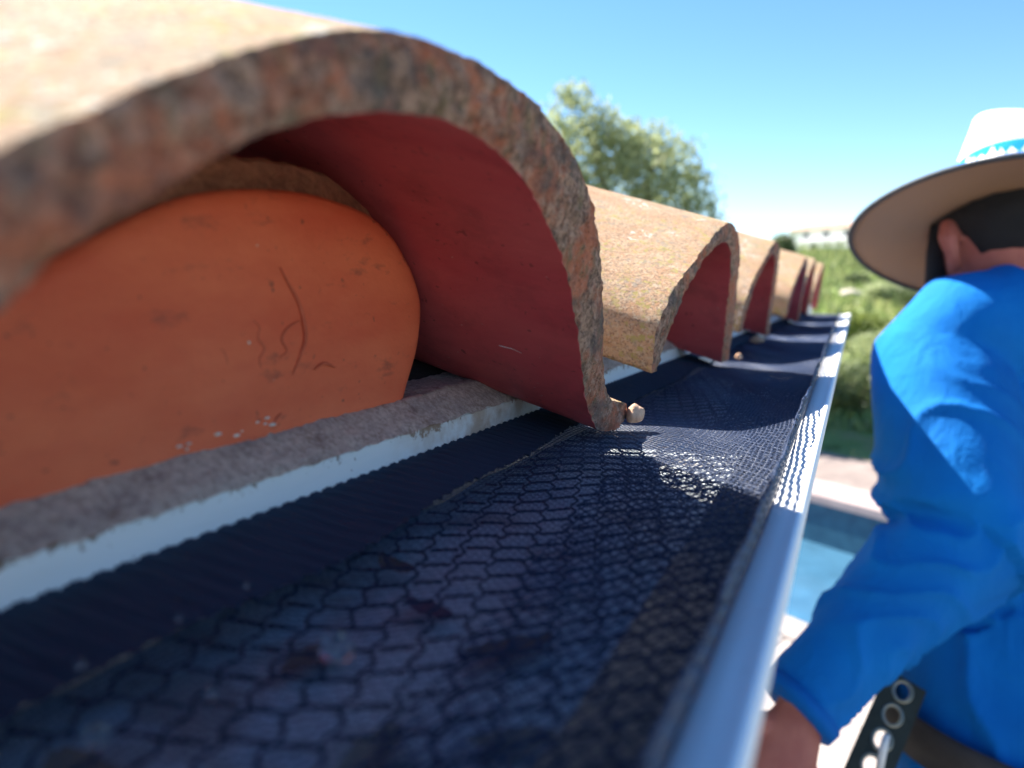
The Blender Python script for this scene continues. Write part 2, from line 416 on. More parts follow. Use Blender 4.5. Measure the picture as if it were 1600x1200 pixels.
# hillside tufts: uncountable
k = 26000; g = np.random.default_rng(5)
X = g.uniform(-14, 14, k); Y = 13 + g.uniform(0, 1, k) ** 1.6 * 75
Z = np.array([hz(x, y) for x, y in zip(X, Y)])
hh = (.10 + .0045 * Y) * g.uniform(.5, 1.5, k); ang = g.uniform(0, PI, k); wd = hh * .35
C = np.stack([X, Y, Z - .02], -1); U = np.stack([np.cos(ang) * wd, np.sin(ang) * wd, np.zeros(k)], -1)
T_ = np.stack([g.normal(0, .3, k) * hh, g.normal(0, .3, k) * hh, hh], -1)
V = np.stack([C - U, C + U, C + U * .2 + T_, C - U * .2 + T_], 1).reshape(-1, 3)
go = link('grass_tufts', mesh_np('grass_tufts', V, np.arange(4 * k).reshape(-1, 4)), M_leaf('grass_blades', (.15, .22, .06), (.32, .34, .15), .4), None, False)
tag(go, 'green and straw coloured grass growing over the hillside', 'grass', kind='stuff')
# pale boulders on the slope
rock_m = M_simple('pale_rock', (.42, .37, .30), (.58, .52, .44), 2, .9, (3, .2))
def boulder(px, py, d, r, label):
    bm = bmesh.new(); bmesh.ops.create_icosphere(bm, subdivisions=3, radius=1)
    c = P(px, py, d)
    for v in bm.verts:
        s = 1 + .35 * noise.noise(v.co * 1.3 + Vector((px, 0, 0))); v.co = Vector((v.co.x * r * 1.5, v.co.y * r, v.co.z * r * .75)) * s
    o = bmo('boulder', bm, rock_m, None, False); o.location = (c.x, c.y, hz(c.x, c.y) + r * .25)
    tag(o, label, 'rock')
boulder(1342, 404, 80, .8, 'pale flat boulder below the white house by the hat brim')
boulder(1328, 487, 30, .28, 'small cream stone on grass just past the gutter end')

# ---------------------------------------------------------------- white house on the hill
hc = P(1290, 391, 90); hb = Vector((hc.x, hc.y, hz(hc.x, hc.y) - .4))
house = empty('hill_house', hb); tag(house, 'two storey white house with pale red roof on the hilltop', 'house')
wm = M_simple('white_stucco', (.84, .82, .80), (.88, .86, .84), 1, .85); rm = M_simple('faded_roof', (.34, .19, .15), (.42, .26, .21), 1.5, .85)
gl = M_simple('dark_glass', (.03, .035, .04), (.06, .07, .08), 1, .15)
HA = math.atan2(RT.y, RT.x) - R(62); HXA = Vector((math.cos(HA), math.sin(HA), 0))
def hp(x, y, z): return hb + HXA * x + Vector((-HXA.y, HXA.x, 0)) * y + Vector((0, 0, z))
rotm = Matrix.Rotation(HA, 3, 'Z')
zt = P(1292, 357, 90).z - hb.z          # eave height
bm = bmesh.new(); box(bm, tuple(hp(0, 2, zt / 2)), (11, 4, zt), rotm); box(bm, tuple(hp(-6.6, 2, zt * .36)), (2.2, 3.4, zt * .72), rotm)
bmo('wall', bm, wm, house, False)
def roof(name, x0, x1, y0, y1, z0, z1):
    V = [hp(x0, y0, z0), hp(x1, y0, z0), hp(x1, y1, z0), hp(x0, y1, z0), hp(x0 + 1.6, (y0 + y1) / 2, z1), hp(x1 - 1.6, (y0 + y1) / 2, z1)]
    F = [(0, 1, 5, 4), (1, 2, 5), (2, 3, 4, 5), (3, 0, 4), (3, 2, 1, 0)]
    return link(name, pyd(name, V, F), rm, house, False)
roof('roof', -5.9, 5.9, -.5, 4.5, zt, zt + .75)
roof('roof', -8.0, -5.5, .1, 3.9, zt * .72 + .002, zt * .72 + .5)
for (wx, wz, ww, wh) in ((4.4, zt * .26, 1.3, 1.3), (-2.9, zt * .76, .8, .6), (0, zt * .76, .8, .6), (2.9, zt * .76, .8, .6), (-1.9, zt * .24, .9, 1.0)):
    bm = bmesh.new(); box(bm, tuple(hp(wx, -.03, wz)), (ww + .2, .08, wh + .2), rotm); f_ = bmo('window', bm, wm, house, False)
    bm = bmesh.new(); box(bm, tuple(hp(wx, -.075, wz)), (ww, .03, wh), rotm); bmo('pane', bm, gl, f_, False)
bm = bmesh.new(); box(bm, tuple(hp(0, -.5, zt * .5)), (8.0, .9, .14), rotm); bmo('balcony', bm, wm, house, False)
for q in range(5):
    bm = bmesh.new(); box(bm, tuple(hp(-3.6 + q * 1.8, -.8, zt * .25 - .05)), (.22, .22, zt * .5 - .08), rotm); bmo('column', bm, wm, house, False)

# ---------------------------------------------------------------- roof: deck, fascia, mortar bed, tiles
def xf(y): return -.1485 + .02 * y
SL = R(16.5); CS, SN = math.cos(SL), math.sin(SL)
Y0, Y1 = -.45, 1.98
roofo = empty('tiled_roof', (-.15, 0, -.06)); tag(roofo, 'tiled roof eave of weathered clay barrel tiles above a white fascia board', 'roof')
def roof_prism(name, section, mats, y0=Y0, y1=Y1, ny=2, parent=roofo):
    "section: (dx from fascia line, z) closed outline swept along the eave"
    ys = np.linspace(y0, y1, ny); V = [(xf(y) + s[0], y, s[1]) for y in ys for s in section]; k = len(section)
    F = [tuple(map(int, f)) for f in grid_faces(ny, k, True)] + [tuple(range(k)), tuple(reversed(range((ny - 1) * k, ny * k)))]
    me = pyd(name, V, F)
    bm = bmesh.new(); bm.from_mesh(me); bmesh.ops.recalc_face_normals(bm, faces=bm.faces); bm.to_mesh(me); bm.free()
    return link(name, me, mats, parent, False)
roof_prism('fascia_board', [(0, -.16), (0, -.0534), (-.0012, -.0522), (-.020, -.0522), (-.020, -.16)], MT['fascia'])
# mortar bed: lumpy strip on the fascia's top edge
nx, ny = 26, 900; ys = np.linspace(-.1, Y1 - .01, ny); V = []
for i in range(nx):
    for y in ys:
        t = i / (nx - 1); x = xf(y) + .0006 - t * .039; p = Vector((x, y, 0))
        z = -.0520 + .0084 * min(1, t * 39 / 12) + noise.noise(p * 160) * .0007 + noise.noise(p * 500) * .0006 + noise.noise(p * 30) * .0008
        if i == 0: z = -.0529 + noise.noise(p * 200) * .0012; x += .0004 + noise.noise(p * 150) * .0006
        cr = abs((y - .262) + (x - xf(y)) * .45)
        if cr < .0007 and .03 < t < .35: z -= .0014
        V.append((x, y, z))
link('mortar_bed', mesh_np('mortar_bed', V, grid_faces(nx, ny)[:, ::-1]), MT['mortar'], roofo)
# deck under the tiles (dark underlay) rising from the fascia
deck_m = M_simple('dark_underlay', (.02, .02, .024), (.05, .045, .045), 30, .95, (200, .001))
roof_prism('roof_deck', [(-.0385, -.070), (-.0385, -.0440), (-3.2, -.0440 + 3.16 * math.tan(SL)), (-3.2, -.10 + 3.17 * math.tan(SL)), (-.0385, -.10)], deck_m)
wallm = M_simple('cream_stucco', (.55, .49, .40), (.63, .57, .48), 6, .9, (90, .004))
hw = empty('house_wall', (-.5, 0, GZ)); tag(hw, 'cream stucco house wall under the tiled eave', 'wall')
bm = bmesh.new(); box(bm, (-.62, (Y0 + Y1) / 2 - .9, (GZ - .2) / 2 - .1), (.2, Y1 - Y0 + 1.5, -GZ - .2)); bmo('wall_face', bm, wallm, hw, False)
bm = bmesh.new(); box(bm, (-.355, (Y0 + Y1) / 2, -.150), (.325, Y1 - Y0 - .02, .02)); bmo('soffit', bm, M_simple('white_soffit', (.66, .66, .65), (.74, .74, .73), 5, .7), hw, False)

TL = .15
def build_tile(name, outer, inner, dy, seed, N=150, L=60, MR=8, length=.46, zs=1.0, label=None, rough=1.0, dx=0.0, jag=1.0):
    so = spline(outer, N + 1); si = spline(inner, N + 1)
    g = Vector((seed * 3.1, seed * 1.7, seed * .9))
    yc = (so[0][0] + so[-1][0]) / 2
    tt = (np.linspace(0, 1, L + 1) ** 1.7) * length
    def pos(y, z, t, s):
        z = (z + .065) * zs - .065
        tap = 1 - .06 * t / length
        y = yc + (y - yc) * tap
        p = Vector((-.1 + dx + TL * (z + .065) - t * CS, y + dy, z + t * SN))
        q = p + g
        p = p + noise.noise_vector(q * 22) * .0005 * rough + noise.noise_vector(q * 160) * (.00024 if s else .00012) * rough
        if t < 1e-9:
            p.x += (noise.noise(q * 60) * .0006 + noise.noise(q * 260) * .0009) * jag
            p += noise.noise_vector(q * 340) * .0005 * jag
        return p
    V = []; idx = {}
    for j, t in enumerate(tt):
        for i in range(N + 1):
            idx['o', i, j] = len(V); V.append(pos(so[i][0], so[i][1], t, 1))
    for j, t in enumerate(tt):
        for i in range(N + 1):
            idx['i', i, j] = len(V); V.append(pos(si[i][0], si[i][1], t, 0))
    F = []; MI = []
    for j in range(L):
        for i in range(N):
            F.append((idx['o', i, j], idx['o', i + 1, j], idx['o', i + 1, j + 1], idx['o', i, j + 1])); MI.append(0)
            F.append((idx['i', i, j + 1], idx['i', i + 1, j + 1], idx['i', i + 1, j], idx['i', i, j])); MI.append(2)
        for i, fl in ((0, 0), (N, 1)):
            q = (idx['o', i, j], idx['o', i, j + 1], idx['i', i, j + 1], idx['i', i, j])
            F.append(q[::-1] if fl else q); MI.append(0 if fl == 0 else 1)
    cols = {}
    for i in range(N + 1):
        cols[i] = [idx['i', i, 0]]
        for m in range(1, MR):
            f = m / MR; c = Vector(si[i]).lerp(Vector(so[i]), f) if False else (si[i] * (1 - f) + so[i] * f)
            p = pos(c[0], c[1], 0, 1); q = p + g
            p.x += .0012 * jag * math.sin(PI * f) + (noise.noise(q * 420) * .0009 + noise.noise(q * 800) * .0005) * jag
            V.append(p); cols[i].append(len(V) - 1)
        cols[i].append(idx['o', i, 0])
    for i in range(N):
        for m in range(MR):
            F.append((cols[i][m], cols[i + 1][m], cols[i + 1][m + 1], cols[i][m + 1])); MI.append(1)
    j = L
    for i in range(N):
        F.append((idx['o', i, j], idx['o', i + 1, j], idx['i', i + 1, j], idx['i', i, j])); MI.append(1)
    me = pyd(name, V, F)
    me.polygons.foreach_set('material_index', MI)
    o = link(name, me, [MT['outer'], MT['rim'], MT['inner']], roofo)
    # sharp edges where two surfaces meet
    kk = {}
    for pi_, f in enumerate(F):
        for a_ in range(4):
            e_ = tuple(sorted((f[a_], f[(a_ + 1) % 4]))); kk.setdefault(e_, set()).add(MI[pi_])
    sh = me.attributes.new('sharp_edge', 'BOOLEAN', 'EDGE')
    ev = np.empty(len(me.edges) * 2, dtype=np.int32); me.edges.foreach_get('vertices', ev); ev = ev.reshape(-1, 2)
    sh.data.foreach_set('value', [len(kk.get((min(a_, b_), max(a_, b_)), ())) > 1 for a_, b_ in ev.tolist()])
    if label: o['label'] = label
    return o
O1 = [(-.012, -.060), (-.004, -.038), (.012, -.016), (.034, .002), (.0565, .0148), (.0681, .0214), (.0825, .029), (.101, .0375), (.1186, .0439), (.1348, .0475), (.1498, .0487), (.1749, .0493), (.205, .0458),
      (.2348, .0379), (.2563, .0261), (.2741, .0093), (.2907, -.015), (.302, -.036), (.318, -.050), (.341, -.0555), (.3519, -.061), (.346, -.0655)]
I1 = [(.002, -.060), (.010, -.044), (.024, -.028), (.042, -.014), (.0567, -.0029), (.0635, .0039), (.075, .0103), (.0861, .0171), (.1006, .0243), (.1226, .0308), (.1377, .0333), (.1532, .0348), (.1727, .0331), (.1982, .027),
      (.2252, .0137), (.2465, -.0021), (.267, -.0257), (.2833, -.0448), (.297, -.056), (.308, -.0625), (.325, -.0662)]
O2 = [(.3875, -.0470), (.3835, -.033), (.3870, -.019), (.4082, -.003), (.4468, .0125), (.4950, .0290), (.5312, .0385), (.5650, .0380), (.5960, .0300), (.6200, .0100), (.6400, -.0181), (.6480, -.0413), (.6600, -.0646)]
I2 = [(.4000, -.0440), (.4075, -.0323), (.4220, -.0176), (.4380, -.0040), (.4674, .0109), (.5056, .0222), (.5377, .0265), (.5619, .0227), (.5820, .0097), (.5978, -.0168), (.6080, -.0389), (.6230, -.0640)]
build_tile('tile', O1, I1, 0, 1, N=260, L=90, MR=14, label='largest nearest clay barrel tile with rough grey rim and dark red inside')
build_tile('tile', O2, I2, 0, 2, N=150, L=60, MR=8, label='second clay barrel tile, sandy with yellow lichen and white spots')
build_tile('tile', O2, I2, .335, 3, N=90, L=36, MR=5, dx=-.004, label='third clay barrel tile with pale spots at its lower edge', zs=1.03)
build_tile('tile', O2, I2, .69, 4, N=60, L=24, MR=4, zs=.96, dx=.005, label='fourth clay barrel tile in the receding row')
build_tile('tile', O2, I2, 1.02, 5, N=60, L=24, MR=4, zs=1.03, dx=-.002, label='fifth clay barrel tile, next to the last')
build_tile('tile', O2, I2, 1.33, 6, N=60, L=24, MR=4, zs=1.0, label='last clay barrel tile at the far end of the row')

# ---- bird stop: smooth orange plug inside the nearest tile
prof = spline([(.060, -.0510), (.072, -.032), (.092, -.012), (.125, .006), (.165, .0240), (.206, .0300), (.238, .0285), (.262, .0225), (.278, .0110), (.2885, -.003), (.2910, -.014), (.2870, -.030), (.2765, -.0505)], 140) * .894
xb = -.156; V = []; F = []
NR = 46
cy_, cz_ = .156, -.0448
rings = []
for r_ in range(NR + 1):
    f = r_ / NR; row = []
    for (y, z) in prof:
        yy = cy_ + (y - cy_) * f; zz = cz_ + (z - cz_) * f
        edge = max(0, (f - .93) / .07); x = xb - .0022 * edge ** 2
        q = Vector((0, yy, zz))
        x += noise.noise(q * 22) * .0012 + noise.noise(q * 90) * .0003
        # scratched crescent, dents and a chip in the clay face
        def groove(pts, wdt, dep):
            b = 9
            for a_ in range(len(pts) - 1):
                p0 = Vector(pts[a_]); p1 = Vector(pts[a_ + 1]); pp = Vector((yy, zz)); d_ = p1 - p0
                t_ = max(0, min(1, (pp - p0).dot(d_) / d_.length_squared)); b = min(b, (pp - p0 - d_ * t_).length)
            return dep * math.exp(-(b / wdt) ** 2)
        row.append(len(V)); V.append([x, yy, zz])
    rings.append(row)
for r_ in range(NR):
    for i in range(len(prof) - 1):
        F.append((rings[r_][i], rings[r_][i + 1], rings[r_ + 1][i + 1], rings[r_ + 1][i]))
MI = [0] * len(F)
back = []
for b_, depth in ((0, .0012), (1, .0030), (2, .0050), (3, .035)):
    row = []
    for i, (y, z) in enumerate(prof):
        g_ = [0, .0012, .0030, .0065][b_]; tp = min(1, max(0, (z + .022) / .030)) * min(1, max(0, (.246 - y) / .035)); lift = [0, .0068, .0080, .0086][b_] * tp
        nrm = Vector((y - cy_, z - cz_)).normalized(); q = Vector((y * 1, z, depth))
        jg = noise.noise(q * 220) * .0011 + noise.noise(q * 600) * .0009 if b_ in (1, 2) else 0
        row.append(len(V)); V.append([xb - .0022 - depth, y + nrm.x * (jg + g_ * .4), z + nrm.y * (jg + g_ * .4) + lift])
    back.append(row)
seq = [rings[-1]] + back
for a_ in range(len(seq) - 1):
    for i in range(len(prof) - 1):
        F.append((seq[a_][i], seq[a_][i + 1], seq[a_ + 1][i + 1], seq[a_ + 1][i])); MI.append(1 if a_ else 0)
me = pyd('bird_stop', V, F); me.polygons.foreach_set('material_index', MI)
brown = M_simple('rough_brown_clay', (.22, .10, .065), (.40, .19, .12), 240, .9, (600, .001, 1))
o = link('bird_stop', me, [MT['orange'], brown], roofo); o['label'] = 'smooth orange clay plug closing the nearest tile, marked with scratches'
# scratches pressed out of the clay: thin raised and sunk ridges lying on the face
def pxx(px, py, X):
    d = RT * (px - 800) + UP * (600 - py) + FW * 1200
    return d * (X / d.x)
parts = []
def ridge(pts, r, jitter=0):
    q = [pxx(a_, b_, xb + .0002) for a_, b_ in pts]
    q = [tuple(v) for v in spline([tuple(v) for v in q], 22)]
    m = len(q); parts.append(tube(q, [r * (.25 + .75 * math.sin(PI * (i + .4) / (m - .2))) for i in range(m)], 6))
ridge([(438, 418), (452, 445), (465, 470), (474, 500), (477, 530), (468, 560), (457, 585)], .0007)
ridge([(395, 500), (405, 512), (402, 528), (412, 545), (404, 562), (410, 585)], .0006)
ridge([(470, 500), (450, 512), (440, 530), (448, 548), (436, 560)], .0005)
ridge([(337, 540), (350, 552), (357, 578)], .0004); ridge([(492, 578), (506, 568), (524, 574)], .0005)
ridge([(425, 668), (431, 655), (440, 645)], .0005)
V, F = merge(parts); o = link('scratch_marks', pyd('scratch_marks', V, F), M_simple('scratched_clay', (.44, .08, .04), (.56, .12, .06), 200, .7), roofo)
o['label'] = 'curved scratches and small ridges on the orange plug'
# white crumbs along the plug's foot
bm = bmesh.new(); cr = random.Random(4)
for q in range(12):
    t = cr.random(); a_ = pxx(250 + 190 * t, 722 - 62 * t + cr.uniform(-16, 2), xb + .0006)
    r_ = bmesh.ops.create_icosphere(bm, subdivisions=1, radius=.0005 * cr.uniform(.5, 1.5))
    bmesh.ops.scale(bm, vec=(1, 2.2, .8), verts=r_['verts']); bmesh.ops.translate(bm, vec=a_, verts=r_['verts'])
white = M_simple('plaster_crumb', (.55, .50, .45), (.72, .67, .60), 300, .9)
o = bmo('plaster_specks', bm, white, roofo); o['kind'] = 'stuff'

# ---------------------------------------------------------------- gutter
def xi(y): return -.0222 - .0132 * max(0, y - .22)
def xo(y): return -.0112 - .0065 * (y - .1)
GY0, GY1 = -.4, 1.74
gut = empty('rain_gutter', (-.08, 0, -.14)); tag(gut, 'white enamelled metal rain gutter with rolled outer lip running along the eave', 'gutter')
def sweep(name, fn, mats, closed=False, ny=40, y0=GY0, y1=GY1, parent=gut, smooth=True, crease=None):
    ys = np.linspace(y0, y1, ny); V = []; k = len(fn(0))
    for y in ys: V += [(x, y, z) for x, z in fn(y)]
    F = [tuple(map(int, f)) for f in grid_faces(ny, k, closed)]
    return link(name, pyd(name, V, F), mats, parent, smooth)
def lipsec(y):
    a_, b_ = xi(y), xo(y); w_ = b_ - a_
    pts = [(a_ + .0022, -.0800), (a_ + .0006, -.0715), (a_, -.0692), (a_ + .0006, -.0682), (a_ + .0014, -.0679), (a_ + w_ * .45, -.0672), (a_ + w_ * .74, -.0665), (a_ + w_ * .82, -.0655), (a_ + w_ * .92, -.0655),
           (b_, -.0668), (b_ + .0004, -.0690), (b_ - .0004, -.0712), (b_ - .0022, -.0728), (b_ - .0032, -.0762), (b_ - .0034, -.0860), (b_ - .008, -.096), (b_ - .018, -.104), (b_ - .026, -.114), (b_ - .029, -.128), (b_ - .029, -.142)]
    return pts
o = sweep('front_lip', lipsec, MT['gutter'], ny=60)
inner_m = M_simple('dusty_gutter_inside', (.34, .36, .38), (.52, .53, .53), 40, .75, (200, .001))
sweep('trough', lambda y: [(xo(y) - .0295, -.1425), (xo(y) - .031, -.1440), (xf(y) + .006, -.1440), (xf(y) + .0035, -.141), (xf(y) + .0025, -.0720), (xf(y) + .0018, -.0670), (xf(y) + .0012, -.0670), (xf(y) + .0010, -.146), (xo(y) - .026, -.146), (xo(y) - .0285, -.1425)], inner_m, ny=60)
y = GY1; sec = lipsec(y)[9:]; pts = [(xf(y) + .002, -.067), (xi(y), -.0672)] + sec + [(xf(y) + .002, -.144)]
k = len(pts); V = [(x, y + .0005, z) for x, z in pts] + [(x, y + .0015, z) for x, z in pts]
F = [tuple(range(k)), tuple(reversed(range(k, 2 * k)))] + [(i, i + k, (i + 1) % k + k, (i + 1) % k) for i in range(k)]
link('end_cap', pyd('end_cap', V, F), MT['gutter'], gut, False)
for y in (.55, 1.15):          # hidden hangers bridging the trough under the net
    V, F = tube([(xi(y) + .003, y, -.078), (-.08, y, -.080), (xf(y) + .004, y, -.076)], [(.006, .0012)] * 3, 8, sx=(0, 1, 0)); link('hanger', pyd('hanger', V, F), MT['gutter'], gut)

# ---------------------------------------------------------------- netting over the gutter
NTW = {}
def surf(q, y):
    "netting surface: q = 0 at the fascia .. 1 at the gutter's outer lip; returns x, z"
    a_ = -.1485 + .02 * y + .0012; b_ = -.0222 - .0132 * np.maximum(0, y - .22) + .0006
    qf = np.clip(np.asarray(q, float) / .90, 0, 1); f = np.clip((np.asarray(q, float) - .90) / .10, 0, 1.2)
    x = a_ + (b_ - .0012 - a_) * qf + .0016 * f ** .6
    z = -.0675 - .0030 * np.sin(PI * qf) + .0010 * np.sin(y * 23 + 1) * np.sin(PI * qf) + .0007 * np.sin(y * 61 + qf * 9) * np.sin(PI * qf)
    z = z + (.0098 + .0012 * np.sin(y * 37) + .0007 * np.sin(y * 131)) * f ** 1.3
    z = z + .0030 * np.exp(-(qf / .10) ** 2)
    return x, z
def strands(lines, r, sides=3):
    "lines: (n, m, 3) polylines -> V, F of thin prisms"
    n_, m_, _ = lines.shape
    t = np.gradient(lines, axis=1); t /= np.linalg.norm(t, axis=2, keepdims=True) + 1e-12
    up = np.array([0, 0, 1.]); s_ = np.cross(t, up); s_ /= np.linalg.norm(s_, axis=2, keepdims=True) + 1e-12
    u_ = np.cross(s_, t)
    ring = []
    for k_ in range(sides):
        a_ = 2 * PI * k_ / sides + PI / 2
        ring.append(lines + s_ * (r * math.cos(a_)) + u_ * (r * math.sin(a_)))
    V = np.stack(ring, 2)                      # n, m, sides, 3
    i = np.arange(n_)[:, None, None]; j = np.arange(m_ - 1)[None, :, None]; k_ = np.arange(sides)[None, None, :]
    f = lambda jj, kk_: (i * m_ + jj) * sides + kk_ % sides
    F = np.stack(np.broadcast_arrays(f(j, k_), f(j, k_ + 1), f(j + 1, k_ + 1), f(j + 1, k_)), -1).reshape(-1, 4)
    return V.reshape(-1, 3), F
def warp(q, y):
    return (q + .010 * np.sin(y * 31 + q * 4) + .006 * np.sin(y * 77 - q * 11), y + .0028 * np.sin(q * 7 + y * 19) + .0016 * np.sin(q * 17 + y * 47) + .018 * (q - .5) ** 2 - .012 * q)
def net_layer(name, y0, y1, cell, r, seg, parent, m, qa=.0, qb=1.0):
    W = .126
    nl = int(W * (qb - qa) / cell)
    q0 = np.linspace(qa, qb, nl); ys = np.arange(y0, y1, seg)
    Q = np.repeat(q0[:, None], len(ys), 1); Yy = np.repeat(ys[None, :], nl, 0)
    ph = PI * Yy / (cell * .85)
    Q = Q + (cell * .17 / W) * np.sign(np.sin(ph)) * ((np.arange(nl) % 2) * 2 - 1)[:, None]
    qq, yy = warp(Q, Yy); x, z = surf(qq, yy); z = z + r * .5 * np.sin(ph * 2)
    V1, F1 = strands(np.stack([x, yy, z], -1), r)
    nc = int((y1 - y0) / (cell * .85)); yc = np.linspace(y0, y1, nc); qs = np.arange(qa, qb, seg / W)
    Q = np.repeat(qs[None, :], nc, 0); Yy = np.repeat(yc[:, None], len(qs), 1)
    Yy = Yy + cell * .16 * np.sign(np.sin(Q * W / cell * PI)) * ((np.arange(nc) % 2) * 2 - 1)[:, None]
    qq, yy = warp(Q, Yy); x, z = surf(qq, yy); z = z + r * 1.1 * np.sin(Q * W / cell * PI * 2)
    V2, F2 = strands(np.stack([x, yy, z], -1), r * .85)
    return link(name, mesh_np(name, np.vstack([V1, V2]), np.vstack([F1, F2 + len(V1)])), m, parent, True)
net = empty('gutter_net', (-.08, .5, -.067)); tag(net, 'black plastic mesh netting laid over the gutter to keep leaves out', 'netting')
net_layer('fine_mesh', -.03, .80, .0019, .00014, .00075, net, MT['net'])
net_layer('fine_mesh', .80, 1.72, .0036, .00042, .0018, net, MT['net'])
# wide-celled backing net a few millimetres lower, its columns slanting towards the fascia
def hexnet(name, qa, qb, y0, y1, cw, ch, r, dz, ang, m):
    "slightly zigzag columns joined by short bowed links in brick order"
    lines = []; W = .126; ca, sa = math.cos(ang), math.sin(ang)
    def put(u, v):
        x_ = u * ca - v * sa; y_ = u * sa + v * ca; q = (x_ + .1485) / W
        y_ = y_ + .004 * np.sin(q * 5 + y_ * 21); q = q + .012 * np.sin(y_ * 27)
        ok = (q > qa) & (q < qb) & (y_ > y0) & (y_ < y1)
        if ok.sum() < 3: return
        idx_ = np.where(ok)[0]
        for seg in np.split(idx_, np.where(np.diff(idx_) > 1)[0] + 1):
            if len(seg) < 3: continue
            x, z = surf(np.clip(q[seg], 0, 1), y_[seg]); lines.append(np.stack([x, y_[seg], z + dz], -1))
    nu = int(.5 / cw); zz = cw * .11
    for k_ in range(-nu, nu + 10):
        vs = np.arange(-.2, y1 + .2, ch / 8); sgn = 1 if k_ % 2 else -1
        put(k_ * cw + sgn * zz * np.cos(2 * PI * vs / ch), vs)
        if -.17 < k_ * cw * ca < .45:
            for v0 in np.arange(-.2 + (k_ * .23 % 1) * ch, y1 + .2, ch):
                t = np.linspace(0, 1, 8)
                put(k_ * cw + zz * .9 + t * (cw - zz * 1.8), v0 + 0 * t + ch * .03 * np.sin(PI * t) + ch * .10 * (t - .5) + .0006 * math.sin(v0 * 900 + k_))
    Vs = []; Fs = []; off = 0
    for l_ in lines:
        v_, f_ = strands(l_[None], r, 4); Vs.append(v_); Fs.append(f_ + off); off += len(v_)
    return link(name, mesh_np(name, np.vstack(Vs), np.vstack(Fs)), m, net, True)
hexnet('wide_mesh', .16, .88, -.02, 1.0, .0084, .0108, .00048, -.0034, R(18), MT['net2'])
def crossnet(name, qa, qb, y0, y1, sp, r, dz, angs, m):
    "two families of crossing strings"
    lines = []; W = .126
    for ai, ang in enumerate(angs):
        ca, sa = math.cos(ang), math.sin(ang)
        for k_ in range(int(-1.4 / sp), int(1.4 / sp)):
            v = np.arange(-.3, 1.4, .0016); u = k_ * sp
            x_ = u * ca - v * sa; y_ = u * sa + v * ca; q = (x_ + .1485) / W
            y_ = y_ + .003 * np.sin(q * 6 + y_ * 23); q = q + .010 * np.sin(y_ * 33)
            ok = (q > qa + .06 * np.sin(y_ * 19)) & (q < qb) & (y_ > y0) & (y_ < y1)
            if ok.sum() < 4: continue
            ix = np.where(ok)[0]
            for seg in np.split(ix, np.where(np.diff(ix) > 1)[0] + 1):
                if len(seg) < 4: continue
                x, z = surf(q[seg], y_[seg]); lines.append(np.stack([x, y_[seg], z + dz + ai * r], -1))
    Vs = []; Fs = []; off = 0
    for l_ in lines:
        v_, f_ = strands(l_[None], r, 3); Vs.append(v_); Fs.append(f_ + off); off += len(v_)
    return link(name, mesh_np(name, np.vstack(Vs), np.vstack(Fs)), m, net, True)
crossnet('crossed_mesh', .52, .90, -.02, .9, .0036, .00028, -.0016, (R(-24), R(40)), MT['net3'])
hexnet('wide_mesh', .892, 1.0, -.02, 1.2, .0036, .0096, .00080, .0, R(1.5), MT['net'])
# folded dense hem along the fascia
ny, nx = 2600, 12; ys = np.linspace(-.04, 1.70, ny); V = []
for i in range(nx):
    t = i / (nx - 1)
    for y in ys:
        wq = .20 + .02 * math.sin(y * 14) + .012 * math.sin(y * 51) + .004 * math.sin(y * 800) - .04 * min(1, max(0, (y - .3) / .4))
        q = -.008 + t * wq; yy = y + .006 * t * math.sin(y * 9)
        x, z = surf(max(q, 0), yy); x += q * .126 if q < 0 else 0
        rib = abs(math.sin(PI * y / .0017)) * .0009 + abs(math.sin(PI * (y + t * .004) / .0058)) * .0008
        V.append((x, yy, float(z) + .0006 + rib + (.0008 if i == 0 else 0) + .0009 * math.sin(PI * t)))
o = link('dense_hem', mesh_np('dense_hem', V, grid_faces(nx, ny)[:, ::-1]), M_net('dense_black_weave', (.024, .044, .075), .3, .7), net)
o['label'] = 'densely ribbed black hem of the net against the fascia'

# what lies in the gutter under the net: dried leaves
leafm = [M_simple('dry_leaf', (.20, .10, .05), (.32, .18, .09), 60, .8), M_simple('tan_leaf', (.34, .25, .15), (.45, .34, .22), 60, .8), M_simple('maroon_leaf', (.16, .05, .06), (.25, .09, .09), 60, .8)]
lr = random.Random(11); first = None
for q, (x, y) in enumerate([(-.085, .075), (-.070, .098), (-.058, .082), (-.100, .120), (-.050, .110), (-.090, .150), (-.064, .140), (-.078, .055), (-.045, .070), (-.112, .170), (-.105, .072)]):
    V = []; nl = 7
    Lf = lr.uniform(.012, .020); ang = lr.uniform(0, 2 * PI); cu = lr.uniform(.1, .35)
    for i in range(nl):
        t = i / (nl - 1); wd = Lf * .28 * math.sin(PI * (.04 + .92 * t)) ** .8
        for s in (-1, 0, 1):
            px_, py_ = (t - .5) * Lf * 2 * .6, s * wd
            V.append((x + math.cos(ang) * px_ - math.sin(ang) * py_, y + math.sin(ang) * px_ + math.cos(ang) * py_, -.0785 + lr.uniform(0, .001) + Lf * cu * (t - .5) ** 2 * 2 + abs(s) * .001))
    o = link('dry_leaf', mesh_np('dry_leaf', V, grid_faces(nl, 3)), leafm[q % 3]); tag(o, 'dried %s leaf lying in the gutter under the black net' % ('brown', 'tan', 'maroon')[q % 3], 'leaf', 'dried leaves in the gutter')
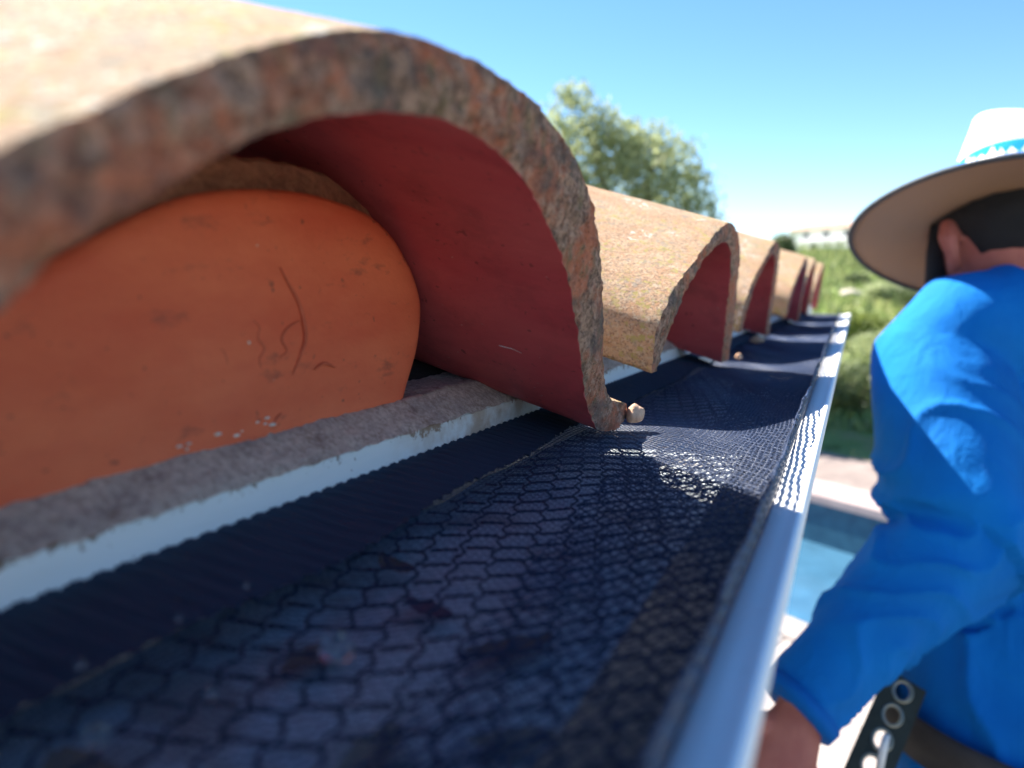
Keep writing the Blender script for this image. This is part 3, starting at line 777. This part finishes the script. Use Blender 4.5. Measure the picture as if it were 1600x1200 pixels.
# silt bed that carries the leaves
nx, ny = 30, 300; V = []
for i in range(nx):
    for y in np.linspace(-.35, 1.70, ny):
        t = i / (nx - 1); x = xf(y) + .005 + t * (xo(y) - .034 - xf(y) - .005)
        p = Vector((x, y, 0)); V.append((x, y, -.0805 + noise.noise(p * 30) * .0025 + noise.noise(p * 110) * .0004))
a = NT('gutter_silt', .65, .25)
c = a.mix(a.rmp(a.noise(30, 5, .6), .4, .6), (.62, .70, .76), (.84, .86, .84)); c = a.mix(a.rmp(a.noise(22, 4, .6, co=a.stretch((1, 1.6, 1))), .56, .66, 0, .6), c, (.30, .22, .14))
a.col(c); a.bump(a.noise(300, 4, .7), .0007, .7)
o = link('silt', mesh_np('silt', V, grid_faces(nx, ny)[:, ::-1]), a.m); tag(o, 'grey silt and grit lying in the gutter beneath the net', 'silt', kind='stuff')

# water drops caught on the net
a = NT('clear_water', .0, .5); a.b.inputs['Transmission Weight'].default_value = 1.0; a.b.inputs['IOR'].default_value = 1.33; a.col((.80, .92, 1)); wat = a.m
for q, (px, py, r, lab) in enumerate([(522, 1003, .00155, 'large clear water drop sitting on the net, upper of the touching pair'), (512, 1020, .0011, 'small clear water drop tucked left below the large drop'), (537, 1019, .0013, 'clear water drop right below the large drop on the net'),
        (150, 1150, .0012, 'blurred clear water drop near the lower left corner'), (279, 965, .0007, 'tiny bright water drop on the dense hem, middle of three'), (385, 914, .0006, 'tiny bright water drop on the hem nearest the centre'),
        (125, 1037, .0008, 'tiny bright water drop on the hem nearest the left edge'), (330, 1085, .0009, 'faint water drop on the wide mesh below the hem')]):
    c = ground(px, py, -.0655)
    bm = bmesh.new(); bmesh.ops.create_uvsphere(bm, u_segments=20, v_segments=12, radius=r * (1.35 if r > .001 else 1.0))
    o = bmo('water_drop', bm, wat); o.location = c; tag(o, lab, 'water drop')

# mortar crumbs by the tile feet
peb = M_simple('cream_mortar', (.50, .29, .19), (.60, .40, .27), 200, .9, (500, .0008))
def crumb(name, loc, s, seed, label, sc=(1, 1, 1)):
    bm = bmesh.new(); bmesh.ops.create_icosphere(bm, subdivisions=4, radius=1)
    for v in bm.verts:
        d = v.co.copy(); k_ = 1 + .22 * noise.noise(d * 1.2 + Vector((seed, 0, 0))) + .05 * noise.noise(d * 5 + Vector((seed, 2, 0)))
        v.co = Vector((d.x * sc[0], d.y * sc[1], d.z * sc[2])) * k_ * s
        v.co.z = max(v.co.z, -s * .7)
    o = bmo(name, bm, peb); o.location = loc; tag(o, label, 'pebble'); return o
crumb('mortar_crumb', (-.0945, .3475, -.0618), .0048, 1, 'cream mortar crumb beside the foot of the nearest tile', (.85, 1.1, 1.0))
crumb('mortar_crumb', (-.094, .675, -.0635), .0028, 5, 'small pale mortar crumb beside the second tile foot')
crumb('mortar_crumb', tuple(ground(1183, 531, -.0635)), .0055, 8, 'tan mortar crumb on the net in front of the third tile', (1.4, 1, .7))

# spider web remnants inside the nearest tile
web = M_simple('spider_silk', (.45, .40, .40), (.55, .5, .5), 50, .6)
parts = []
def inside(px, py, X):
    return pxx(px, py, X)
for pts in ([(905, 497), (868, 499), (838, 505), (828, 520), (820, 540)], [(838, 505), (850, 485), (862, 462), (872, 450)], [(828, 520), (845, 530)], [(838, 505), (826, 498)], [(780, 540), (800, 545), (815, 552)], [(830, 524), (826, 512), (842, 506), (852, 500)]):
    parts.append(tube([inside(a_, b_, -.118) for a_, b_ in pts], [.00010] * len(pts), 4))
V, F = merge(parts); o = link('spider_web', pyd('spider_web', V, F), web); tag(o, 'wispy torn spider web inside the nearest tile', 'spider web')

# ---------------------------------------------------------------- the worker
FD = Vector((-.30, .954, 0)).normalized(); WD = Vector((FD.y, -FD.x, 0))     # facing away, width axis to his right
person = empty('person', (P(1650, 1100, 1.0).x, P(1650, 1100, 1.0).y, -1.5))
tag(person, 'worker seen from behind in bright blue long sleeved shirt and wide straw hat', 'person')
def remesh(V, F, voxel, name, smooth_it=4):
    me = pyd(name, V, F); o = bpy.data.objects.new(name, me); S.collection.objects.link(o)
    m1 = o.modifiers.new('r', 'REMESH'); m1.mode = 'VOXEL'; m1.voxel_size = voxel
    m2 = o.modifiers.new('s', 'SMOOTH'); m2.factor = .5; m2.iterations = smooth_it
    dg = bpy.context.evaluated_depsgraph_get(); dg.update()
    me2 = bpy.data.meshes.new_from_object(o.evaluated_get(dg)); me2.name = name
    bpy.data.objects.remove(o); bpy.data.meshes.remove(me)
    return me2
def loft(rows, n=28):
    "rows: (centre, half width, half depth) -> closed tube of ellipses"
    V = []; F = []
    for c, a_, b_ in rows:
        for k_ in range(n):
            t = 2 * PI * k_ / n; ct, st = math.cos(t), math.sin(t)
            V.append(Vector(c) + WD * a_ * math.copysign(abs(ct) ** .85, ct) + FD * b_ * math.copysign(abs(st) ** .9, st))
    for i in range(len(rows) - 1):
        for k_ in range(n): F.append((i * n + k_, i * n + (k_ + 1) % n, (i + 1) * n + (k_ + 1) % n, (i + 1) * n + k_))
    F.append(tuple(reversed(range(n)))); F.append(tuple(range((len(rows) - 1) * n, len(rows) * n)))
    return V, F
SH = P(1472, 545, 1.04); EL = P(1490, 840, .93); WR = P(1262, 1085, .87); HK = P(1222, 1185, .84)
SHR = SH + WD * .40 + FD * .0; ELR = SHR + Vector((.06, .03, -.30)); WRR = ELR + FD * .22 + Vector((-.06, 0, .06)); HKR = WRR + FD * .09
HN = (Vector((0, 0, 1)) * math.cos(R(23)) + FD * math.sin(R(23)) + WD * .06).normalized(); hcn = P(1580, 352, 1.10)
HC = hcn - HN * .014 - WD * .019          # head centre
NB = P(1604, 450, 1.15)
skin_m = NT('skin', .55, .4); skin_m.col(skin_m.mix(skin_m.rmp(skin_m.noise(25, 4, .6), .35, .7), (.40, .115, .085), (.48, .165, .12)))
skin_m.b.inputs['Subsurface Weight'].default_value = .08; skin_m.b.inputs['Subsurface Radius'].default_value = (.01, .004, .002)
skin_m.bump(skin_m.noise(500, 3, .6), .0004, .6); skin_m = skin_m.m
# head orientation: turned a little to his left, tipped down
HF = (Matrix.Rotation(R(14), 3, 'Z') @ FD); HF = (HF + Vector((0, 0, -.25))).normalized(); HW = Vector((HF.y, -HF.x, 0)).normalized(); HU = HW.cross(HF).normalized()
def hd(a_, b_, c_): return HC + HW * a_ + HF * b_ + HU * c_
parts = []
V = []; F = []; nu, nv = 28, 20
for j in range(nv + 1):
    ph = PI * j / nv - PI / 2
    for i in range(nu):
        th = 2 * PI * i / nu; x = math.cos(ph) * math.cos(th); y = math.cos(ph) * math.sin(th); z = math.sin(ph)
        w_ = .077 * (1 - .16 * max(0, -z)); d_ = .097; zz = z * .118
        yy = y * d_ * (1 - .12 * max(0, -z)) + (.018 * max(0, -z) if y > 0 else 0)
        V.append(hd(x * w_, yy, zz))
for j in range(nv):
    for i in range(nu): F.append((j * nu + i, j * nu + (i + 1) % nu, (j + 1) * nu + (i + 1) % nu, (j + 1) * nu + i))
parts.append((V, F))
parts.append(tube([hd(0, .088, .02), hd(0, .108, -.012), hd(0, .112, -.022), hd(0, .092, -.030)], [.008, .012, .014, .010], 8))       # nose
parts.append(tube([hd(-.022, .090, -.055), hd(0, .098, -.053), hd(.022, .090, -.055)], [.005, .008, .005], 8))                       # lips
parts.append(tube([hd(-.02, .080, -.090), hd(0, .088, -.092), hd(.02, .080, -.090)], [.014, .018, .014], 8))                          # chin
for s in (-1, 1):
    parts.append(tube([hd(s * .045, .080, .022), hd(s * .028, .090, .026), hd(s * .014, .090, .022)], [.006, .008, .006], 8))            # brow
    ear = [hd(s * (.078 + .012 * math.sin(PI * t)), -.006 - .018 * math.sin(PI * t), .016 - .074 * t) for t in (0, .2, .4, .6, .8, 1)]
    parts.append(tube(ear, [.006, .009, .010, .009, .009, .006], 8))
    parts.append(tube([hd(s * .072, .004, .02), hd(s * .080, .0, -.005), hd(s * .074, .004, -.028)], [.010, .012, .008], 8))
parts.append(tube([HC - HU * .04 - HF * .02, HC.lerp(NB, .45) - FD * .0, NB + Vector((0, 0, .02)), NB - Vector((0, 0, .06))], [.060, .058, .064, .08], 16))
# torso core, arms, legs: one continuous body
TS = [(P(1615, 460, 1.15), .070, .055), (P(1645, 510, 1.13), .160, .075), (P(1655, 600, 1.085), .175, .10), (P(1655, 780, 1.05), .165, .10), (P(1645, 950, 1.02), .155, .10), (P(1640, 1100, 1.0), .160, .11), (P(1640, 1220, .99), .170, .115)]
parts.append(loft(TS))
hipc = P(1640, 1240, .99)
for s in (-1, 1):
    hp_ = hipc + WD * s * .085
    parts.append(tube([hp_ + Vector((0, 0, .05)), hp_ - Vector((0, 0, .20)), hp_ + Vector((0, 0, -.42)) + FD * .02, hp_ + Vector((0, 0, -.60)), Vector((hp_.x, hp_.y, -1.44))], [.085, .078, .055, .052, .038], 16))
def fingers(base, along, side, palmn, scale=1.0, curl=1.0):
    out = [tube([base - along * .02, base + along * .03, base + along * .075], [(.026, .020), (.036, .015), (.040, .013)], 12, sx=side)]
    for q, (off, ln) in enumerate(((-.030, .066), (-.010, .076), (.010, .072), (.029, .070))):
        p0 = base + along * .068 + side * off; pts = [p0]; d_ = along.copy(); p = p0
        for seg in (.40, .33, .27):
            d_ = (Matrix.Rotation(R(38) * curl, 3, side) @ d_); p = p + d_ * ln * seg; pts.append(p)
        out.append(tube(pts, [.0095, .0088, .0080, .0065], 8))
    th0 = base + along * .015 - side * .028; d_ = (along * .55 - side * .8 + palmn * .25).normalized()
    out.append(tube([th0, th0 + d_ * .032, th0 + d_ * .055 + along * .01, th0 + d_ * .065 + along * .03], [.014, .012, .010, .008], 8))
    return out
al = (HK - WR).normalized(); sd = (WD - al * al.dot(WD)).normalized(); pn = al.cross(sd)
parts.append(tube([SH, SH.lerp(EL, .5), EL, EL.lerp(WR, .4), WR, WR + al * .02], [.052, .048, .040, .040, .028, .027], 14))
parts += fingers(WR + al * .035, al, sd, pn, curl=1.0)
al2 = (HKR - WRR).normalized(); sd2 = (WD - al2 * al2.dot(WD)).normalized()
parts.append(tube([SHR, SHR.lerp(ELR, .5), ELR, ELR.lerp(WRR, .4), WRR, WRR + al2 * .02], [.052, .048, .040, .040, .028, .027], 14))
parts += fingers(WRR + al2 * .035, al2, sd2, al2.cross(sd2))
V, F = merge(parts)
me = remesh(V, F, .0045, 'body', 3); link('body', me, skin_m, person)
# eyes
em = M_simple('eye', (.6, .58, .55), (.7, .68, .65), 10, .2)
for s in (-1, 1):
    bm = bmesh.new(); bmesh.ops.create_uvsphere(bm, u_segments=12, v_segments=8, radius=.009); o = bmo('eye', bm, em, person)
    o.matrix_parent_inverse = Matrix.Translation(-person.location); o.location = hd(s * .030, .082, .010)
# shirt
pa = []
TSH = [(P(1606, 420, 1.16), .070, .060), (P(1615, 442, 1.155), .100, .072), (P(1625, 466, 1.15), .155, .090), (P(1645, 510, 1.125), .200, .105), (P(1655, 600, 1.085), .208, .128), (P(1655, 780, 1.05), .200, .132), (P(1645, 950, 1.02), .188, .130), (P(1640, 1080, 1.0), .180, .130), (P(1640, 1200, .99), .192, .140), (P(1640, 1260, .985), .196, .142)]
pa.append(loft(TSH, 36))
CU = WR + (WR - EL).normalized() * .022
pa.append(tube([SH + WD * .10 + Vector((0, 0, .045)), SH + WD * .03 + Vector((0, 0, .025)), SH + Vector((0, 0, -.02)), SH.lerp(EL, .3), SH.lerp(EL, .6), SH.lerp(EL, .88), EL + Vector((0, 0, -.02)) + RT * .012, EL.lerp(WR, .25), EL.lerp(WR, .5), EL.lerp(WR, .75), CU], [.072, .086, .090, .086, .083, .080, .076, .070, .061, .052, .045], 22))
CUR = WRR.lerp(ELR, .05)
pa.append(tube([SHR - WD * .10 + Vector((0, 0, .045)), SHR - WD * .03 + Vector((0, 0, .025)), SHR + Vector((0, 0, -.02)), SHR.lerp(ELR, .5), ELR, ELR.lerp(WRR, .5), CUR], [.072, .086, .092, .088, .082, .064, .047], 22))
V, F = merge(pa)
me = remesh(V, F, .0055, 'shirt', 10)
co = np.empty(len(me.vertices) * 3); me.vertices.foreach_get('co', co); co = co.reshape(-1, 3)
no = np.empty(len(me.vertices) * 3); me.vertices.foreach_get('normal', no); no = no.reshape(-1, 3)
def seg_t(p, a_, b_):
    ab = np.array(b_ - a_); t = np.clip(((p - np.array(a_)) @ ab) / (ab @ ab), 0, 1)
    return t, np.linalg.norm(p - (np.array(a_) + t[:, None] * ab), axis=1)
t1, d1 = seg_t(co, SH, EL); t2_, d2 = seg_t(co, EL, WR)
onarm1 = (d1 < .125) & (d1 <= d2); onarm2 = (d2 < .115) & (d2 < d1)
disp = np.zeros(len(co))
for i in range(len(co)):
    p = Vector(co[i]); nz = noise.noise(p * 9 + Vector((4, 0, 0))); nz2 = noise.noise(p * 22)
    a_ = noise.noise(Vector((p.x * 7, p.y * 7, p.z * 3))) * .006 + nz2 * .0015
    if onarm2[i]:
        s = t2_[i]; ph = s * 11 + nz * 9 + (p - EL).dot(RT) * 26
        a_ += (1 - abs(math.sin(ph))) ** 1.8 * (.009 - .004 * s) * (.6 + 1.2 * abs(nz2)) - .003
    elif onarm1[i] and co[i][0] < .23:
        s = t1[i]; ph = s * 9 + nz * 4.0 - (p - SH).dot(RT) * 16
        a_ += (1 - abs(math.sin(ph))) ** 1.8 * .013 * max(0, s - .15) * 1.3
    else:
        ph = (p - NB).dot(WD) * 26 + p.z * 5 + nz * 3.0
        low = min(1, max(0, (-.12 - p.z) / .35)); a_ += (1 - abs(math.sin(ph))) ** 2 * .011 * (.35 + low)
    disp[i] = a_
co = co + no * disp[:, None]
me.vertices.foreach_set('co', co.ravel()); me.update()
link('shirt', me, M_cloth('blue_jersey', (.0, .13, .45), (.0, .17, .55), .0), person)
V, F = tube([CU - (CU - EL).normalized() * .012, CU + (CU - EL).normalized() * .003], [.0500, .0490], 28); link('cuff', pyd('cuff', V, F), M_cloth('blue_rib', (.0, .10, .40), (.0, .13, .48), 0), person)
# collar edge
V = []; nC = 36
cc = P(1603, 412, 1.16)
pts = [cc + WD * .070 * math.cos(2 * PI * k_ / nC) + FD * .066 * math.sin(2 * PI * k_ / nC) + Vector((0, 0, .004 * math.cos(2 * PI * k_ / nC))) for k_ in range(nC)]
V, F = tube(pts + [pts[0]], [.006] * (nC + 1), 8, cap=False); link('collar', pyd('collar', V, F), M_cloth('pale_collar', (.55, .62, .70), (.62, .68, .75)), person)
# trousers
jm = M_cloth('blue_denim', (.02, .10, .30), (.03, .14, .38), .1)
pa = [loft([(P(1640, 1150, .99), .186, .136), (P(1640, 1210, .99), .196, .142), (hipc - Vector((0, 0, .02)), .200, .145), (hipc - Vector((0, 0, .10)), .19, .14)], 32)]
for s in (-1, 1):
    hp_ = hipc + WD * s * .088
    pa.append(tube([hp_ + Vector((0, 0, .0)), hp_ - Vector((0, 0, .20)), hp_ + Vector((0, 0, -.42)) + FD * .02, hp_ + Vector((0, 0, -.60)), Vector((hp_.x, hp_.y, -1.40))], [.105, .098, .082, .074, .068], 18))
V, F = merge(pa); me = remesh(V, F, .008, 'trousers', 6); link('trousers', me, jm, person)
bootm = M_simple('brown_leather', (.10, .06, .04), (.16, .10, .07), 20, .6)
for s in (-1, 1):
    hp_ = hipc + WD * s * .088; f0 = Vector((hp_.x, hp_.y, -1.455))
    V, F = tube([f0 - FD * .08, f0 - FD * .06, f0 + FD * .02, f0 + FD * .10, f0 + FD * .17, f0 + FD * .19], [(.02, .02), (.045, .045), (.05, .045), (.05, .036), (.044, .030), (.02, .015)], 14, sx=WD)
    link('boot', pyd('boot', V, F), bootm, person)
# belt and hanging strap with eyelets
bc = [P(1640, 1150, .99)]
beltm = M_simple('dark_leather', (.030, .022, .020), (.055, .040, .035), 30, .55, (300, .0006))
V = []; nB = 60
for k_ in range(nB):
    t = 2 * PI * k_ / nB; dirv = WD * math.cos(t) * .200 + FD * math.sin(t) * .152
    tilt = .035 * (-math.cos(t)) + .0
    for zz, out in ((-.028, 1.0), (-.026, 1.03), (.0, 1.045), (.026, 1.03), (.028, 1.0)):
        V.append(P(1640, 1166, .99) + dirv * out + Vector((0, 0, zz + tilt)))
F = [tuple(map(int, f)) for f in grid_faces(nB, 5)] + [((nB - 1) * 5 + j, (nB - 1) * 5 + j + 1, j + 1, j) for j in range(4)]
belt = link('tool_belt', pyd('tool_belt', V, F), beltm, person)
strapm = M_simple('black_webbing', (.018, .022, .016), (.035, .04, .03), 60, .7, (700, .0006))
s0 = P(1418, 1062, .93); s1 = P(1345, 1235, .86); sdv = (s1 - s0).normalized(); sw = (RT - sdv * sdv.dot(RT)).normalized(); sn = sdv.cross(sw)
hw_ = .0235; cl = .0335; ncell = 6; V = []; F = []; nh = 16; hr = .0120
centres = []
for c_ in range(ncell):
    cen = s0 + sdv * (cl * (c_ + .5)); centres.append(cen); ob = len(V)
    for k_ in range(nh):
        a_ = 2 * PI * k_ / nh; ca, sa = math.cos(a_), math.sin(a_); mx = max(abs(ca), abs(sa))
        V.append(cen + sdv * (cl / 2 * ca / mx) + sw * (hw_ * sa / mx)); V.append(cen + sdv * hr * ca + sw * hr * sa * .8)
    for k_ in range(nh):
        n_ = (k_ + 1) % nh; F.append((ob + 2 * k_, ob + 2 * n_, ob + 2 * n_ + 1, ob + 2 * k_ + 1))
strap = link('belt_strap', pyd('belt_strap', V, F), strapm, person, False)
so_ = strap.modifiers.new('thickness', 'SOLIDIFY'); so_.thickness = .004
gm_ = M_simple('dull_brass', (.30, .27, .20), (.42, .38, .30), 60, .4); gm_.node_tree.nodes['Principled BSDF'].inputs['Metallic'].default_value = .8
for cen in centres[:4]:
    pts = [cen + sdv * .0128 * math.cos(2 * PI * k_ / 20) + sw * .0108 * math.sin(2 * PI * k_ / 20) - sn * .001 for k_ in range(20)]
    V, F = tube(pts + [pts[0]], [.0024] * 21, 6, cap=False); link('eyelet', pyd('eyelet', V, F), gm_, strap)
V, F = tube([P(1386, 1148, .86), P(1380, 1170, .86), P(1372, 1215, .86)], [.0035, .0045, .004], 8); link('white_tag', pyd('white_tag', V, F), M_simple('white_plastic', (.7, .7, .7), (.78, .78, .78), 9, .4), person)
# hat
HX = (WD - HN * HN.dot(WD)).normalized(); HY = HN.cross(HX)
def hat_pt(r_, th, h): return hcn + HX * (r_ * math.cos(th)) + HY * (r_ * math.sin(th)) + HN * h
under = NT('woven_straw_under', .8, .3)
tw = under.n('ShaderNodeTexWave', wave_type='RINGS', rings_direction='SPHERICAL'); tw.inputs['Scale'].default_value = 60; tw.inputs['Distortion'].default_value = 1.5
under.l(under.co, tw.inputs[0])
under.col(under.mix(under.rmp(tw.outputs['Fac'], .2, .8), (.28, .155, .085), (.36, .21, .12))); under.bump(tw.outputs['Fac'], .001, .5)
straw = M_simple('cream_straw', (.74, .68, .55), (.80, .75, .64), 150, .75, (500, .0008))
dark = M_simple('dark_hat_binding', (.03, .035, .04), (.05, .055, .06), 30, .7)
n_t = 72; rads = [.098, .11, .14, .17, .195, .208]; V = []
for r_ in rads:
    for k_ in range(n_t):
        th = 2 * PI * k_ / n_t; h = .010 * ((r_ - .084) / .13) ** 2 * math.cos(2 * th) + .004 * math.sin(3 * th + 1) * (r_ / .2) - .010 * (r_ - .084) / .13
        V.append(hat_pt(r_ * (1.02 if True else 1), th, h))
F = [tuple(map(int, f)) for f in grid_faces(len(rads), n_t, True)]
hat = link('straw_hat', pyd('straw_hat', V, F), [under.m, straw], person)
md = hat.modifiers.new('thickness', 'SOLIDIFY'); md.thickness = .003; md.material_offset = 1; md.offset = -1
HATV = V
rim_pts = [V[(len(rads) - 1) * n_t + k_] for k_ in range(n_t)]
Vt, Ft = tube(rim_pts + [rim_pts[0]], [.0036] * (n_t + 1), 8, cap=False); link('hat_edging', pyd('hat_edging', Vt, Ft), dark, hat)
rows = [(.100, 0), (.0945, .02), (.0855, .045), (.0745, .075), (.0610, .112), (.0470, .150), (.041, .168), (.030, .174), (.016, .172), (.001, .169)]
V = []
for r_, h in rows:
    for k_ in range(n_t):
        th = 2 * PI * k_ / n_t; pinch = 1 - .10 * (h / .12) * max(0, math.sin(th)) ** 3
        V.append(hat_pt(r_ * pinch, th, h + .004 * math.cos(2 * th) * (h / .12) - (.014 * (h / .12) if r_ < .03 else 0)))
F = [tuple(map(int, f)) for f in grid_faces(len(rows), n_t, True)]
link('crown', pyd('crown', V, F), straw, hat)
def crown_r(h): return float(np.interp(h, [q[1] for q in rows[:7]], [q[0] for q in rows[:7]])) + .0004
V = []
for h, dr in ((.044, .0008), (.046, .0022), (.070, .0025), (.097, .0022), (.099, .0008)):
    for k_ in range(n_t):
        th = 2 * PI * k_ / n_t; base = crown_r(h); V.append(hat_pt(base + dr, th, h))
link('hat_band', pyd('hat_band', V, [tuple(map(int, f)) for f in grid_faces(5, n_t, True)]), M_cloth('blue_ribbon', (.0, .20, .62), (.0, .25, .70), 0), hat)
# white printed peaks on the band
V = []; F = []
def bandp(th, h): return hat_pt(crown_r(h) + .0040, th, h)
for th0, wd_, hh_ in ((R(197), .05, .011), (R(206), .12, .019), (R(213), .07, .013), (R(221), .13, .011), (R(231), .10, .021), (R(239), .06, .014), (R(248), .09, .012), (R(262), .12, .018), (R(272), .08, .012), (R(285), .12, .019)):
    ob = len(V); V += [bandp(th0 - wd_, .070), bandp(th0 - wd_ * .35, .070 + hh_ * .6), bandp(th0, .070 + hh_), bandp(th0 + wd_ * .4, .070 + hh_ * .5), bandp(th0 + wd_, .070)]
    F += [(ob, ob + 4, ob + 3, ob + 2, ob + 1)]
link('band_print', pyd('band_print', V, F), M_simple('white_print', (.75, .78, .80), (.8, .82, .84), 9, .6), hat, False)
# hair and short beard
hm = M_simple('black_hair', (.006, .006, .007), (.018, .016, .017), 300, .6, (900, .002, 1))
V = []; F = []; nu, nv = 40, 18
for j in range(nv + 1):
    for i in range(nu):
        th = 2 * PI * i / nu
        zb = .0
        back_ = -math.sin(th)                                  # 1 at the nape
        zlo = -.040 if back_ > .35 else (-.012 if back_ > -.25 else .045)
        zlo = zlo + .006 * noise.noise(Vector((math.cos(th) * 4, math.sin(th) * 4, 0)))
        ph_lo = math.asin(max(-1, min(1, zlo / .118))); ph = ph_lo + (PI / 2 - ph_lo) * j / nv
        x = math.cos(ph) * math.cos(th); y = math.cos(ph) * math.sin(th); z = math.sin(ph)
        k_ = 1.075 + .05 * noise.noise(Vector((x, y, z)) * 9) + .03 * noise.noise(Vector((x, y, z)) * 30)
        if j == 0 or z > .45: k_ = 1.0
        w_ = .077 * (1 - .16 * max(0, -z)); V.append(hd(x * w_ * k_, y * .097 * (1 - .12 * max(0, -z)) * k_, z * .118 * k_))
F = [tuple(map(int, f)) for f in grid_faces(nv + 1, nu, True)]
link('hair', pyd('hair', V, F), hm, person)
parts = []
for s in (-1, 1):
    parts.append(tube([hd(s * .078, .022, .02), hd(s * .077, .030, -.02), hd(s * .068, .045, -.06), hd(s * .045, .070, -.095), hd(0, .086, -.105)], [.007, .012, .016, .018, .017], 10))
V, F = merge(parts); link('beard', pyd('beard', V, F), hm, person)
# tool in his hand
tool = empty('hand_tool', HK); tag(tool, 'pink handled hand tool with dark jaws held in his left hand', 'tool')
pm = M_simple('pink_rubber', (.70, .06, .18), (.80, .10, .24), 30, .45)
for s in (-1, 1):
    V, F = tube([HK + RT * (.012 + .012 * s) + UP * .002, HK + RT * (.03 + .01 * s) - UP * .03, HK + RT * (.055 + .006 * s) - UP * .075], [.0075, .009, .007], 10); link('handle', pyd('handle', V, F), pm, tool)
V, F = tube([HK + RT * .01 + UP * .012, HK - RT * .012 + UP * .0, HK - RT * .035 - UP * .02], [(.012, .006), (.014, .007), (.004, .004)], 10, sx=UP); link('jaws', pyd('jaws', V, F), M_simple('dark_steel', (.05, .05, .05), (.09, .09, .09), 30, .4), tool)
# platform he stands on
wp = empty('work_platform', (person.location.x, person.location.y, GZ)); tag(wp, 'low aluminium work platform under the worker', 'platform')
alu = M_simple('aluminium', (.5, .5, .5), (.6, .6, .6), 10, .4)
bm = bmesh.new(); box(bm, (person.location.x, person.location.y + .05, -1.52), (.7, .5, .05)); bmo('deck', bm, alu, wp, False)
for sx_ in (-1, 1):
    for sy_ in (-1, 1):
        V, F = tube([(person.location.x + sx_ * .32, person.location.y + .05 + sy_ * .22, -1.54), (person.location.x + sx_ * .36, person.location.y + .05 + sy_ * .28, GZ + .012)], [.02, .02], 8); link('leg', pyd('leg', V, F), alu, wp)
